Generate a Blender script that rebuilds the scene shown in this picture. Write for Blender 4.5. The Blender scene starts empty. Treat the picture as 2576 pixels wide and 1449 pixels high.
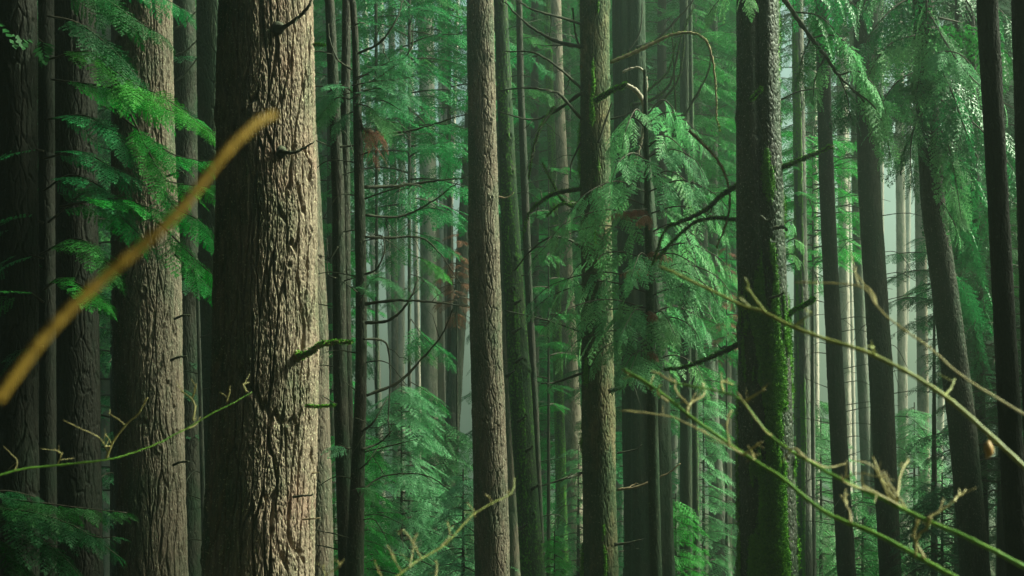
import bpy, math, random
import numpy as np
from mathutils import Vector

R = math.radians
rng = np.random.default_rng(7)
random.seed(7)
scene = bpy.context.scene
COL = scene.collection

# ---------------------------------------------------------------- camera, world, sun, exposure
EYE = np.array([0.0, 0.0, 1.7])
PITCH = R(5.6)
F = 3540.0                       # focal length in units of the 2576 px wide view of the photograph
cam_d = bpy.data.cameras.new("camera")
cam_d.sensor_width = 36.0
cam_d.lens = 36.0 * F / 2576.0
cam_d.clip_start = 0.05
cam_d.clip_end = 2000.0
cam_d.dof.use_dof = True
cam_d.dof.focus_distance = 13.5
cam_d.dof.aperture_fstop = 7.0
cam = bpy.data.objects.new("camera", cam_d)
COL.objects.link(cam)
cam.location = EYE
cam.rotation_euler = (R(90) + PITCH, 0, 0)
scene.camera = cam

SUN_AZ, SUN_EL = R(82), R(39)    # azimuth clockwise from +Y (the way the camera looks)
world = bpy.data.worlds.new("World")
scene.world = world
world.use_nodes = True
wn = world.node_tree
bg = wn.nodes["Background"]
sky = wn.nodes.new("ShaderNodeTexSky")
sky.sky_type = 'NISHITA'
sky.sun_disc = False
sky.sun_elevation = SUN_EL
sky.sun_rotation = SUN_AZ
sky.air_density = 1.0
sky.dust_density = 7.0
sky.ozone_density = 1.0
wn.links.new(sky.outputs[0], bg.inputs[0])
bg.inputs[1].default_value = 0.076

sun_d = bpy.data.lights.new("sun", 'SUN')
sun_d.energy = 5.0
sun_d.angle = R(14)
sun_d.color = (1.0, 0.93, 0.81)
sun = bpy.data.objects.new("sun", sun_d)
COL.objects.link(sun)
sun_dir = Vector((math.sin(SUN_AZ) * math.cos(SUN_EL), math.cos(SUN_AZ) * math.cos(SUN_EL), math.sin(SUN_EL)))
sun.rotation_euler = (-sun_dir).to_track_quat('-Z', 'Y').to_euler()
sun.location = (30, 5, 30)

scene.view_settings.view_transform = 'Standard'
scene.view_settings.look = 'None'
scene.view_settings.gamma = 1.0
scene.view_settings.exposure = 1.65
scene.view_settings.use_white_balance = True          # the camera's white balance: a little towards green
scene.view_settings.white_balance_temperature = 6500
scene.view_settings.white_balance_tint = -20
cy = scene.cycles
cy.max_bounces = 6
cy.diffuse_bounces = 3
cy.glossy_bounces = 2
cy.transmission_bounces = 3
cy.volume_bounces = 0
cy.use_denoising = True
cy.sample_clamp_indirect = 4.0
cy.caustics_reflective = False
cy.caustics_refractive = False
HAZE = 0.0050

# ---------------------------------------------------------------- geometry helpers
UPV = np.array([0, -math.sin(PITCH), math.cos(PITCH)])
FWD = np.array([0, math.cos(PITCH), math.sin(PITCH)])
RGT = np.array([1.0, 0, 0])


def at(x, y, d):
    """the point at distance d (world Y) along the sight line through view position (x, y)"""
    v = FWD + RGT * ((x - 1288.0) / F) + UPV * ((724.5 - y) / F)
    return EYE + v * (d / v[1])


def unit(v):
    v = np.asarray(v, float)
    return v / (np.linalg.norm(v) + 1e-12)


def ground_z(x, y):
    x = np.asarray(x, float); y = np.asarray(y, float)
    base = -0.112 * np.clip(y, -30, 60) - 0.02 * np.clip(y - 60, 0, 200)
    return base + 0.12 * np.sin(x * 0.7 + 1.3) * np.cos(y * 0.5) + 0.07 * np.sin(x * 1.9 + y * 1.3)


def h2(i, j, s):
    v = np.sin(i * 127.1 + j * 311.7 + s * 74.7) * 43758.5453
    return v - np.floor(v)


def vnoise(x, y, s):
    xi = np.floor(x); yi = np.floor(y)
    fx = x - xi; fy = y - yi
    fx = fx * fx * (3 - 2 * fx); fy = fy * fy * (3 - 2 * fy)
    a = h2(xi, yi, s); b = h2(xi + 1, yi, s); c = h2(xi, yi + 1, s); d = h2(xi + 1, yi + 1, s)
    return (a * (1 - fx) + b * fx) * (1 - fy) + (c * (1 - fx) + d * fx) * fy


def fbm(x, y, s, o=3):
    t = 0; a = 0.5
    for k in range(o):
        t = t + a * vnoise(x, y, s + k * 13); x = x * 2.03; y = y * 2.03; a *= 0.5
    return t


def worley(u, z, w, h, s):
    cu = u / w; cz = z / h
    iu = np.floor(cu); iz = np.floor(cz)
    f1 = np.full(u.shape, 9.0); f2 = np.full(u.shape, 9.0)
    for a in (-1, 0, 1):
        for b in (-1, 0, 1):
            pu = iu + a + h2(iu + a, iz + b, s); pz = iz + b + h2(iu + a, iz + b, s + 5.3)
            d = np.hypot(pu - cu, pz - cz)
            f2 = np.where(d < f1, f1, np.minimum(f2, d)); f1 = np.minimum(f1, d)
    return f1, f2


def sstep(a, b, x):
    t = np.clip((x - a) / (b - a), 0, 1)
    return t * t * (3 - 2 * t)


class Geo:
    """collects quads; build() links them as ONE mesh object"""
    def __init__(self):
        self.v = []; self.f = []; self.m = []; self.s = []; self.n = 0

    def add(self, V, Q, m=0, smooth=True):
        V = np.asarray(V, np.float32); Q = np.asarray(Q, np.int32)
        self.v.append(V); self.f.append(Q + self.n); self.n += len(V)
        self.m.append(np.full(len(Q), m, np.int32)); self.s.append(np.full(len(Q), smooth, bool))

    def mesh(self, name, mats, origin=(0, 0, 0), attrs=None):
        me = bpy.data.meshes.new(name)
        V = np.concatenate(self.v) - np.asarray(origin, np.float32)
        Q = np.concatenate(self.f)
        me.vertices.add(len(V)); me.vertices.foreach_set("co", V.astype(np.float32).ravel())
        me.loops.add(len(Q) * 4); me.loops.foreach_set("vertex_index", Q.ravel())
        me.polygons.add(len(Q))
        me.polygons.foreach_set("loop_start", np.arange(0, len(Q) * 4, 4, dtype=np.int32))
        for m in mats: me.materials.append(m)
        me.polygons.foreach_set("material_index", np.concatenate(self.m))
        me.polygons.foreach_set("use_smooth", np.concatenate(self.s))
        for k, a in (attrs or {}).items():
            at_ = me.attributes.new(k, 'FLOAT', 'POINT'); at_.data.foreach_set("value", a.astype(np.float32).ravel())
        me.update(calc_edges=True)
        return me

    def build(self, name, mats, parent=None, attrs=None):
        if not self.v: return None
        o = bpy.data.objects.new(name, self.mesh(name, mats, parent.location if parent else (0, 0, 0), attrs))
        COL.objects.link(o)
        if parent: o.parent = parent
        return o


def thing(name, label, cat, loc, group=None):
    o = bpy.data.objects.new(name, None); COL.objects.link(o)
    o.empty_display_size = 0.3
    o.location = [float(a) for a in loc]; o["label"] = label; o["category"] = cat
    if group: o["group"] = group
    return o


def smooth_path(pts, n):
    P = np.asarray(pts, float)
    if len(P) == 2:
        t = np.linspace(0, 1, n)[:, None]
        return P[0] * (1 - t) + P[1] * t
    E = np.vstack([2 * P[0] - P[1], P, 2 * P[-1] - P[-2]])
    t = np.linspace(0, len(P) - 1 - 1e-6, n); i = t.astype(int); f = (t - i)[:, None]
    a, b, c, d = E[i], E[i + 1], E[i + 2], E[i + 3]
    return 0.5 * (2 * b + (c - a) * f + (2 * a - 5 * b + 4 * c - d) * f * f + (3 * b - a - 3 * c + d) * f ** 3)


def tube(geo, P, r, sides=6, m=0):
    P = np.asarray(P, float); n = len(P)
    r = np.broadcast_to(np.asarray(r, float), (n,))
    T = np.gradient(P, axis=0); T /= np.linalg.norm(T, axis=1)[:, None] + 1e-12
    ref = np.array([0.13, 0.31, 0.94]) if abs(unit(P[-1] - P[0])[2]) < 0.8 else np.array([0.9, 0.4, 0.1])
    A = np.cross(T, ref); A /= np.linalg.norm(A, axis=1)[:, None] + 1e-12
    B = np.cross(T, A)
    th = np.arange(sides) * 2 * math.pi / sides
    V = P[:, None, :] + r[:, None, None] * (np.cos(th)[None, :, None] * A[:, None, :] + np.sin(th)[None, :, None] * B[:, None, :])
    V = V.reshape(-1, 3)
    i, j = np.meshgrid(np.arange(n - 1), np.arange(sides), indexing='ij')
    a = i * sides + j; b = i * sides + (j + 1) % sides
    Q = np.stack([a, b, b + sides, a + sides], -1).reshape(-1, 4)
    V = np.vstack([V, P[0], P[-1]]); k = len(V) - 2            # close both ends
    e0 = [[k, (q + 1) % sides, q, k] for q in range(0)]
    cap = []
    for q in range(0, sides, 2):
        cap.append([k, (q + 2) % sides, (q + 1) % sides, q])
        o = (n - 1) * sides
        cap.append([k + 1, o + q, o + (q + 1) % sides, o + (q + 2) % sides])
    geo.add(V, np.vstack([Q, np.array(cap)]), m)


# ---------------------------------------------------------------- materials
def new_mat(name):
    m = bpy.data.materials.new(name); m.use_nodes = True
    t = m.node_tree
    for n in list(t.nodes): t.nodes.remove(n)
    out = t.nodes.new("ShaderNodeOutputMaterial")
    return m, t, out


def N(t, typ, **kw):
    n = t.nodes.new(typ)
    for k, v in kw.items():
        if k.startswith("i_"):
            n.inputs[int(k[2:]) if k[2:].isdigit() else k[2:].replace("_", " ")].default_value = v
        else: setattr(n, k, v)
    return n


def ramp(t, fac, stops):
    r = t.nodes.new("ShaderNodeValToRGB")
    cr = r.color_ramp
    while len(cr.elements) < len(stops): cr.elements.new(0.5)
    for e, (p, c) in zip(cr.elements, stops):
        e.position = p; e.color = (*c, 1) if len(c) == 3 else c
    t.links.new(fac, r.inputs[0])
    return r.outputs[0]


def mix(t, f, a, b):
    m = t.nodes.new("ShaderNodeMix"); m.data_type = 'RGBA'
    if isinstance(f, (int, float)): m.inputs[0].default_value = f
    else: t.links.new(f, m.inputs[0])
    for k, c in ((6, a), (7, b)):
        if isinstance(c, tuple): m.inputs[k].default_value = (*c, 1)
        else: t.links.new(c, m.inputs[k])
    return m.outputs[2]


MOSS_A, MOSS_B = (0.036, 0.125, 0.010), (0.125, 0.300, 0.020)


def bark_l(c): return c[0] > 0.1


def bark_mat(name, dark, light, fleck, red=None, algae_and_shade=(0.03, 0.07, 0.03), algae_amt=0.25, rough=0.85, bump=0.9, scale=1.0, spec=0.25):
    m, t, out = new_mat(name)
    tc = N(t, "ShaderNodeTexCoord")
    mp = N(t, "ShaderNodeMapping"); mp.inputs["Scale"].default_value = (1, 1, 0.22)
    t.links.new(tc.outputs["Object"], mp.inputs[0])
    n1 = N(t, "ShaderNodeTexNoise"); n1.inputs["Scale"].default_value = 26 * scale; n1.inputs["Detail"].default_value = 6; n1.inputs["Roughness"].default_value = 0.65
    t.links.new(mp.outputs[0], n1.inputs["Vector"])
    col = mix(t, ramp(t, n1.outputs[0], [(0.32, (0, 0, 0)), (0.68, (1, 1, 1))]), dark, light)
    n2 = N(t, "ShaderNodeTexNoise"); n2.inputs["Scale"].default_value = 2.3; n2.inputs["Detail"].default_value = 5
    t.links.new(tc.outputs["Object"], n2.inputs["Vector"])
    if red:
        col = mix(t, ramp(t, n2.outputs[0], [(0.48, (0, 0, 0)), (0.70, (0.55, 0.55, 0.55))]), col, red)
    n4 = N(t, "ShaderNodeTexNoise"); n4.inputs["Scale"].default_value = 1.7; n4.inputs["Detail"].default_value = 8; n4.inputs["Roughness"].default_value = 0.7
    mp2 = N(t, "ShaderNodeMapping"); mp2.inputs["Location"].default_value = (7, 3, 1); mp2.inputs["Scale"].default_value = (1.6, 1.6, 0.8)
    t.links.new(tc.outputs["Object"], mp2.inputs[0]); t.links.new(mp2.outputs[0], n4.inputs["Vector"])
    e = 0.62 - 0.3 * algae_amt
    col = mix(t, ramp(t, n4.outputs[0], [(e - 0.1, (0, 0, 0)), (e + 0.1, (0.85, 0.85, 0.85))]), col, algae_and_shade)
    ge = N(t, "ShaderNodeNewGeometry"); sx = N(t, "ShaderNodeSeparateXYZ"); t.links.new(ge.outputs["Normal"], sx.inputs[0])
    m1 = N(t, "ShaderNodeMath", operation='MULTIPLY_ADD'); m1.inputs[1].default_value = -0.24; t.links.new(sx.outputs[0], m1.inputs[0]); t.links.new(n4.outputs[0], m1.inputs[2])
    col = mix(t, ramp(t, m1.outputs[0], [(0.46, (0, 0, 0)), (0.78, (0.8, 0.8, 0.8))]), col, (0.022, 0.052, 0.026) if bark_l(light) else algae_and_shade)  # shade painted in: dark green on faces turned away from the sun
    n3 = N(t, "ShaderNodeTexNoise"); n3.inputs["Scale"].default_value = 60 * scale; n3.inputs["Detail"].default_value = 3
    t.links.new(tc.outputs["Object"], n3.inputs["Vector"])
    col = mix(t, ramp(t, n3.outputs[0], [(0.62, (0, 0, 0)), (0.70, (0.9, 0.9, 0.9))]), col, fleck)
    at_ = N(t, "ShaderNodeAttribute", attribute_name="moss")
    nm = N(t, "ShaderNodeTexNoise"); nm.inputs["Scale"].default_value = 34; nm.inputs["Detail"].default_value = 4
    t.links.new(tc.outputs["Object"], nm.inputs["Vector"])
    ad = N(t, "ShaderNodeMath", operation='ADD'); ad.inputs[1].default_value = -0.5
    t.links.new(nm.outputs[0], ad.inputs[0])
    ma = N(t, "ShaderNodeMath", operation='MULTIPLY_ADD'); ma.inputs[1].default_value = 1.1
    t.links.new(ad.outputs[0], ma.inputs[0]); t.links.new(at_.outputs["Fac"], ma.inputs[2])
    mf = ramp(t, ma.outputs[0], [(0.35, (0, 0, 0)), (0.6, (1, 1, 1))])
    mcol = mix(t, nm.outputs[0], MOSS_A, MOSS_B)
    col = mix(t, mf, col, mcol)
    b = N(t, "ShaderNodeBsdfPrincipled")
    t.links.new(col, b.inputs["Base Color"])
    b.inputs["Roughness"].default_value = rough
    b.inputs["Specular IOR Level"].default_value = spec
    bp = N(t, "ShaderNodeBump"); bp.inputs["Strength"].default_value = bump; bp.inputs["Distance"].default_value = 0.02
    t.links.new(n1.outputs[0], bp.inputs["Height"])
    t.links.new(bp.outputs[0], b.inputs["Normal"])
    t.links.new(b.outputs[0], out.inputs[0])
    return m


def leaf_mat(name, a, b_, trans=0.38, rough=0.6, spec=0.28):
    m, t, out = new_mat(name)
    tc = N(t, "ShaderNodeTexCoord")
    n = N(t, "ShaderNodeTexNoise"); n.inputs["Scale"].default_value = 1.6; n.inputs["Detail"].default_value = 4
    t.links.new(tc.outputs["Object"], n.inputs["Vector"])
    n2 = N(t, "ShaderNodeTexNoise"); n2.inputs["Scale"].default_value = 22; n2.inputs["Detail"].default_value = 2
    t.links.new(tc.outputs["Object"], n2.inputs["Vector"])
    f = N(t, "ShaderNodeMath", operation='MULTIPLY_ADD'); f.inputs[1].default_value = 0.6
    t.links.new(n2.outputs[0], f.inputs[0])
    g = N(t, "ShaderNodeMath", operation='MULTIPLY'); g.inputs[1].default_value = 0.5
    t.links.new(n.outputs[0], g.inputs[0]); t.links.new(g.outputs[0], f.inputs[2])
    oi = N(t, "ShaderNodeObjectInfo")
    col = mix(t, ramp(t, f.outputs[0], [(0.34, (0, 0, 0)), (0.72, (1, 1, 1))]), a, b_)
    hs = N(t, "ShaderNodeHueSaturation")
    mr = N(t, "ShaderNodeMapRange"); mr.inputs[3].default_value = 0.472; mr.inputs[4].default_value = 0.516
    t.links.new(oi.outputs["Random"], mr.inputs[0]); t.links.new(mr.outputs[0], hs.inputs["Hue"])
    t.links.new(col, hs.inputs["Color"])
    b = N(t, "ShaderNodeBsdfPrincipled")
    t.links.new(hs.outputs[0], b.inputs["Base Color"])
    b.inputs["Roughness"].default_value = rough
    b.inputs["Specular IOR Level"].default_value = spec
    tr = N(t, "ShaderNodeBsdfTranslucent")
    t.links.new(hs.outputs[0], tr.inputs[0])
    mx = N(t, "ShaderNodeMixShader"); mx.inputs[0].default_value = trans
    t.links.new(b.outputs[0], mx.inputs[1]); t.links.new(tr.outputs[0], mx.inputs[2])
    t.links.new(mx.outputs[0], out.inputs[0])
    return m


def plain_mat(name, a, b_, scale=20, rough=0.6, bump=0.2, spec=0.3):
    m, t, out = new_mat(name)
    tc = N(t, "ShaderNodeTexCoord")
    n = N(t, "ShaderNodeTexNoise"); n.inputs["Scale"].default_value = scale; n.inputs["Detail"].default_value = 5
    t.links.new(tc.outputs["Object"], n.inputs["Vector"])
    b = N(t, "ShaderNodeBsdfPrincipled")
    t.links.new(mix(t, ramp(t, n.outputs[0], [(0.35, (0, 0, 0)), (0.65, (1, 1, 1))]), a, b_), b.inputs["Base Color"])
    b.inputs["Roughness"].default_value = rough
    b.inputs["Specular IOR Level"].default_value = spec
    bp = N(t, "ShaderNodeBump"); bp.inputs["Strength"].default_value = bump; bp.inputs["Distance"].default_value = 0.01
    t.links.new(n.outputs[0], bp.inputs["Height"]); t.links.new(bp.outputs[0], b.inputs["Normal"])
    t.links.new(b.outputs[0], out.inputs[0])
    return m


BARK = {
    'warm': bark_mat("bark_warm_fir", (0.082, 0.062, 0.047), (0.262, 0.200, 0.152), (0.46, 0.42, 0.29), red=(0.24, 0.140, 0.115), algae_and_shade=(0.07, 0.08, 0.045), algae_amt=0.12),
    'brown': bark_mat("bark_brown_grey", (0.062, 0.050, 0.038), (0.175, 0.138, 0.105), (0.33, 0.32, 0.25), red=(0.14, 0.098, 0.075), algae_and_shade=(0.05, 0.07, 0.04), algae_amt=0.2),
    'green': bark_mat("bark_green_algae", (0.016, 0.020, 0.012), (0.050, 0.054, 0.030), (0.12, 0.14, 0.08), algae_and_shade=(0.014, 0.036, 0.016), algae_amt=0.6),
    'ochre': bark_mat("bark_ochre_mossy", (0.055, 0.048, 0.028), (0.20, 0.160, 0.085), (0.24, 0.25, 0.15), algae_and_shade=(0.026, 0.055, 0.022), algae_amt=0.62),
    'dark': bark_mat("bark_dark_wet", (0.011, 0.011, 0.008), (0.042, 0.037, 0.028), (0.13, 0.13, 0.10), algae_and_shade=(0.010, 0.026, 0.011), algae_amt=0.3, rough=0.65, spec=0.12),
    'wet': bark_mat("bark_wet_grey", (0.010, 0.010, 0.008), (0.062, 0.055, 0.045), (0.28, 0.27, 0.23), algae_and_shade=(0.010, 0.030, 0.010), algae_amt=0.6, rough=0.5, spec=0.3),
    'black': bark_mat("bark_black_shade", (0.004, 0.004, 0.003), (0.013, 0.012, 0.009), (0.028, 0.028, 0.022), algae_and_shade=(0.005, 0.010, 0.005), algae_amt=0.2, rough=0.7, spec=0.10),  # shade of the dark view edges put into the bark colour
    'pale': bark_mat("bark_pale_pink", (0.21, 0.165, 0.135), (0.40, 0.32, 0.265), (0.46, 0.41, 0.35), algae_and_shade=(0.10, 0.12, 0.08), algae_amt=0.1),
    'misted': bark_mat("bark_misted_pink", (0.32, 0.265, 0.235), (0.56, 0.48, 0.43), (0.58, 0.54, 0.48), algae_and_shade=(0.24, 0.25, 0.18), algae_amt=0.1),  # brightness of the mist put into the bark colour of far trunks
    'slate': bark_mat("bark_slate", (0.06, 0.06, 0.052), (0.15, 0.14, 0.12), (0.2, 0.2, 0.17), algae_and_shade=(0.05, 0.075, 0.05), algae_amt=0.3),
}
LEAF = {
    'bright': leaf_mat("needles_bright", (0.012, 0.130, 0.014), (0.040, 0.300, 0.030)),
    'mid': leaf_mat("needles_mid", (0.010, 0.105, 0.026), (0.036, 0.215, 0.046)),
    'dark': leaf_mat("needles_dark", (0.005, 0.045, 0.010), (0.014, 0.095, 0.018)),
    'pale': leaf_mat("needles_pale", (0.045, 0.165, 0.070), (0.135, 0.330, 0.145), rough=0.55, spec=0.32),
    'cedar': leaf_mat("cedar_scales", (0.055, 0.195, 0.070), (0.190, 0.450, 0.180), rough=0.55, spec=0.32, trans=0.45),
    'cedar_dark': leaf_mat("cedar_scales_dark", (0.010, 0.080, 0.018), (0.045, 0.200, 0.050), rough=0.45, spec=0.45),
    'rust': leaf_mat("needles_rust", (0.10, 0.040, 0.022), (0.20, 0.085, 0.045), trans=0.2, rough=0.7),
}
M_TWIG = plain_mat("twig_bark", (0.022, 0.018, 0.013), (0.06, 0.05, 0.035), 30, 0.8)
M_LIMB = plain_mat("limb_dark", (0.016, 0.018, 0.011), (0.05, 0.052, 0.028), 18, 0.75)
M_LIMBPALE = plain_mat("limb_pale", (0.22, 0.17, 0.13), (0.46, 0.40, 0.33), 14, 0.7)
M_LIMBBROWN = plain_mat("limb_brown", (0.13, 0.095, 0.055), (0.27, 0.20, 0.12), 16, 0.75)
M_MOSS = plain_mat("moss", MOSS_A, MOSS_B, 40, 0.95, 0.8, 0.05)
M_MOSSBRIGHT = plain_mat("moss_bright", (0.038, 0.150, 0.012), (0.110, 0.290, 0.024), 40, 0.95, 0.8, 0.05)
M_STEMGREEN = plain_mat("stem_green", (0.100, 0.22, 0.030), (0.20, 0.34, 0.055), 25, 0.45, 0.1, 0.5)
M_STEMTAN = plain_mat("stem_tan", (0.32, 0.26, 0.10), (0.48, 0.41, 0.19), 25, 0.5, 0.1, 0.5)
M_STEMOLIVE = plain_mat("stem_olive", (0.20, 0.22, 0.055), (0.33, 0.34, 0.10), 25, 0.5, 0.1, 0.5)
M_BUD = plain_mat("bud_orange", (0.34, 0.17, 0.06), (0.50, 0.29, 0.12), 40, 0.5, 0.1, 0.4)
M_OCHRE = plain_mat("stem_ochre", (0.13, 0.078, 0.011), (0.21, 0.125, 0.018), 60, 0.7, 0.3, 0.2)

# ---------------------------------------------------------------- trunks
TREES = {}


def trunk(name, label, spec, d, bark, depth=0.012, cell=(0.045, 0.16), lobes=None, top=None, moss=None, knots=0,
          res=None, flare=0.25, part='trunk', group=None, seed=None, tree=None, base_z=None, bow=0.0):
    """spec: [(view y, centre x, width)] ; d: distance; everything is turned into a real upright trunk there"""
    seed = seed if seed is not None else (abs(hash(label)) % 0 if False else sum(map(ord, label)) % 97)
    pts = [at(x, y, d) for (y, x, w) in spec]
    z = np.array([p[2] for p in pts]); x = np.array([p[0] for p in pts])
    rad = np.array([w * (d / F) * 0.5 for (y, xx, w) in spec])
    o = np.argsort(z); z, x, rad = z[o], x[o], rad[o]
    s_lo = (x[1] - x[0]) / (z[1] - z[0]) if len(z) > 1 else 0
    s_hi = (x[-1] - x[-2]) / (z[-1] - z[-2]) if len(z) > 1 else 0
    gx = x[0] + s_lo * 0.5 * (float(ground_z(x[0], d)) - z[0])
    gz = float(ground_z(gx, d)) if base_z is None else base_z
    zf_lo, zf_hi = at(1288, 1475, d)[2], at(1288, -25, d)[2]
    ztop = top if top is not None else zf_hi + 5.0
    px = d / F * 2.515                                   # one render pixel in metres
    res = res or (0.85 * px, 1.2 * px)
    zs = np.concatenate([np.linspace(gz - 0.3, zf_lo, max(3, int((zf_lo - gz) / 0.25)), endpoint=False) if zf_lo > gz else np.array([gz - 0.3]),
                         np.arange(max(zf_lo, gz), min(zf_hi, ztop), res[1]),
                         np.linspace(zf_hi, ztop, 14)[0:] if ztop > zf_hi else np.array([ztop])])
    zs = np.unique(np.round(zs, 5))
    cx = np.interp(zs, z, x); r = np.interp(zs, z, rad)
    lo = zs < z[0]; hi = zs > z[-1]
    cx[lo] = x[0] + s_lo * 0.5 * (zs[lo] - z[0]); cx[hi] = x[-1] + s_hi * (zs[hi] - z[-1])
    r[hi] = rad[-1] * np.clip(1 - 0.035 * (zs[hi] - z[-1]), 0.25, 1)
    k = max(3, int(len(zs) * 0.05)); ker = np.ones(k) / k
    def sm(a):
        e = np.concatenate([np.full(k, a[0]) + (np.arange(-k, 0)) * (a[1] - a[0]), a, np.full(k, a[-1]) + np.arange(1, k + 1) * (a[-1] - a[-2])])
        return np.convolve(e, ker, 'same')[k:-k]
    if len(spec) > 2: cx = np.where((~lo) & (~hi), sm(cx), cx)
    r = r * (1 + flare * np.exp(-(zs - gz) / 0.5))
    cyy = d + bow * np.sin((zs - gz) * 0.35 + seed)
    base = np.array([np.interp(gz, zs, cx), d, gz])
    if tree is None:
        tree = thing(name, label, "tree", base, group)
    rm = float(np.median(r))
    n = int(np.clip(2 * math.pi * rm / res[0], 10, 520)); n -= n % 2
    tt = np.arange(n) / n
    th = 2 * math.pi * (tt + 0.5 * np.sin(2 * math.pi * tt) / (2 * math.pi))     # finer rows of faces on the near side
    TH, ZZ = np.meshgrid(th, zs)
    RR = np.repeat(r[:, None], n, 1)
    if lobes is not None: RR = RR * lobes(TH, ZZ)
    U = TH * rm
    wu = U + 0.6 * cell[0] * (fbm(U / (cell[0] * 3), ZZ / (cell[1] * 0.45), seed) - 0.5) * 2
    wz = ZZ + 0.5 * cell[1] * (fbm(U / (cell[0] * 2), ZZ / cell[1], seed + 3) - 0.5) * 2
    f1, f2 = worley(wu, wz, cell[0], cell[1], seed)
    H = sstep(0.0, 0.15, f2 - f1) * (0.75 + 0.5 * h2(np.floor(f1 * 0), np.floor(f1 * 0), seed))
    g1, g2 = worley(wu * 1.0 + 3.7, wz, cell[0] * 0.27, cell[1] * 0.085, seed + 41)
    H2 = sstep(0.02, 0.3, g2 - g1)
    fine = fbm(U / (cell[0] * 0.16), ZZ / (cell[1] * 0.04), seed + 9, 3) - 0.45
    var = 0.55 + 0.9 * fbm(U / (cell[0] * 5), ZZ / (cell[1] * 2.2), seed + 55, 2)
    dis = depth * (0.92 * H * var + 0.16 * H2 - 0.75) + depth * 0.50 * fine + depth * 0.5 * (fbm(U / (cell[0] * 1.6), ZZ / (cell[1] * 1.2), seed + 77) - 0.45)
    dis = dis + rm * 0.10 * (fbm(np.cos(TH) * 1.2 + 5, ZZ * 0.9 + np.sin(TH) * 1.2, seed + 20) - 0.45)
    mo = np.zeros_like(RR)
    if moss is not None:
        mo = np.clip(moss(TH, ZZ), 0, 1.2)
        mm = np.clip((mo - 0.35) / 0.3, 0, 1)
        dis = dis * (1 - 0.75 * mm) + mm * (0.010 + 0.022 * fbm(U / 0.03, ZZ / 0.04, seed + 31))
    kr = np.random.default_rng(seed + 100)
    for _ in range(knots):
        kt = kr.uniform(0.55 * math.pi, 1.45 * math.pi); kz = kr.uniform(max(zf_lo, gz), zf_hi); kw = kr.uniform(0.035, 0.06)
        q = np.hypot((TH - kt) * rm, (ZZ - kz) * 0.8) / kw
        dis = dis + 0.03 * np.exp(-q * q) * (1.0 - 1.7 * np.exp(-(q * 2.2) ** 2))
    RR = np.maximum(RR + dis, 0.01)
    V = np.stack([cx[:, None] + RR * np.sin(TH), cyy[:, None] + RR * np.cos(TH), ZZ], -1).reshape(-1, 3)
    i, j = np.meshgrid(np.arange(len(zs) - 1), np.arange(n), indexing='ij')
    a = i * n + j; b = i * n + (j + 1) % n
    Q = np.stack([a, a + n, b + n, b], -1).reshape(-1, 4)
    g = Geo(); g.add(V, Q)
    tc = np.array([[cx[-1], cyy[-1], zs[-1]]]); kk = len(V)                       # top cap
    cap = [[(len(zs) - 1) * n + q, kk, (len(zs) - 1) * n + (q + 2) % n, (len(zs) - 1) * n + q + 1] for q in range(0, n, 2)]
    g.v[0] = np.vstack([g.v[0], tc]); g.f.append(np.array(cap)); g.m.append(np.zeros(len(cap), np.int32)); g.s.append(np.ones(len(cap), bool))
    g.n += 1
    at_ = {"moss": np.append(mo.ravel(), 0)} if moss is not None else None
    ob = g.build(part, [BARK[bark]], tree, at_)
    T = dict(tree=tree, d=d, cx=lambda zz: float(np.interp(zz, zs, cx)), r=lambda zz: float(np.interp(zz, zs, r)), gz=gz, obj=ob, top=ztop, base=base,
             moss=mo, V=V)
    return T


def limb(T, pts, r0, r1, mat=None, name='branch', label=None, d=None, moss=0, sides=7, twigs=0, seed=1, bend=0.0, knob=0):
    """a bare branch of the tree T along view points, at about the distance of its trunk"""
    d0 = T['d'] if d is None else d
    dd = d0 if isinstance(d0, (list, tuple)) else [d0] * len(pts)
    P = [at(x, y, q) for (x, y), q in zip(pts, dd)]
    n = max(8, len(pts) * 7)
    P = smooth_path(P, n)
    rr = np.random.default_rng(seed + int(abs(pts[0][0])))
    P[:, 1] += bend * np.sin(np.linspace(0, math.pi, n))
    P += rr.normal(0, 0.15 * (r0 + r1), P.shape) * np.linspace(0.2, 1, n)[:, None]
    t = np.linspace(0, 1, n)
    r = (r0 * (1 - t) + r1 * t) * (1 + 0.12 * rr.normal(size=n))
    if knob: r = r * (1 + knob * np.exp(-(t / 0.08) ** 2))
    g = Geo(); tube(g, P, r, sides)
    for k in range(twigs):
        i = rr.integers(int(n * 0.15), n - 1)
        L = rr.uniform(0.15, 0.5)
        dv = unit(P[min(i + 1, n - 1)] - P[i - 1]) * 0.8 + rr.normal(0, 0.6, 3); dv = unit(dv)
        q = np.array([P[i] + dv * L * s + np.array([0, 0, -0.15 * L * s * s]) for s in np.linspace(0, 1, 6)])
        q[1:] += rr.normal(0, 0.012, (5, 3))
        tube(g, q, np.linspace(r[i] * 0.5, 0.0015, 6), 4)
    o = g.build(name, [mat or M_LIMB], T['tree'])
    if label: o["label"] = label
    if moss:
        g2 = Geo(); blades(g2, P, r, moss, rr)
        g2.build('moss', [M_MOSSBRIGHT if moss > 1.5 else M_MOSS], o_parent(o, T))
    return P


def o_parent(o, T):
    # a sub-part keeps the coordinates of its thing, so it can sit under the part directly
    class Px: pass
    return _Sub(o, T['tree'])


class _Sub:
    """lets Geo.build parent a mesh under a part while using the thing's origin"""
    def __init__(self, part, tree): self.part = part; self.location = tree.location


_old_build = Geo.build


def _build(self, name, mats, parent=None, attrs=None):
    if isinstance(parent, _Sub):
        o = bpy.data.objects.new(name, self.mesh(name, mats, parent.location, attrs)); COL.objects.link(o); o.parent = parent.part
        return o
    return _old_build(self, name, mats, parent, attrs)


Geo.build = _build


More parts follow.
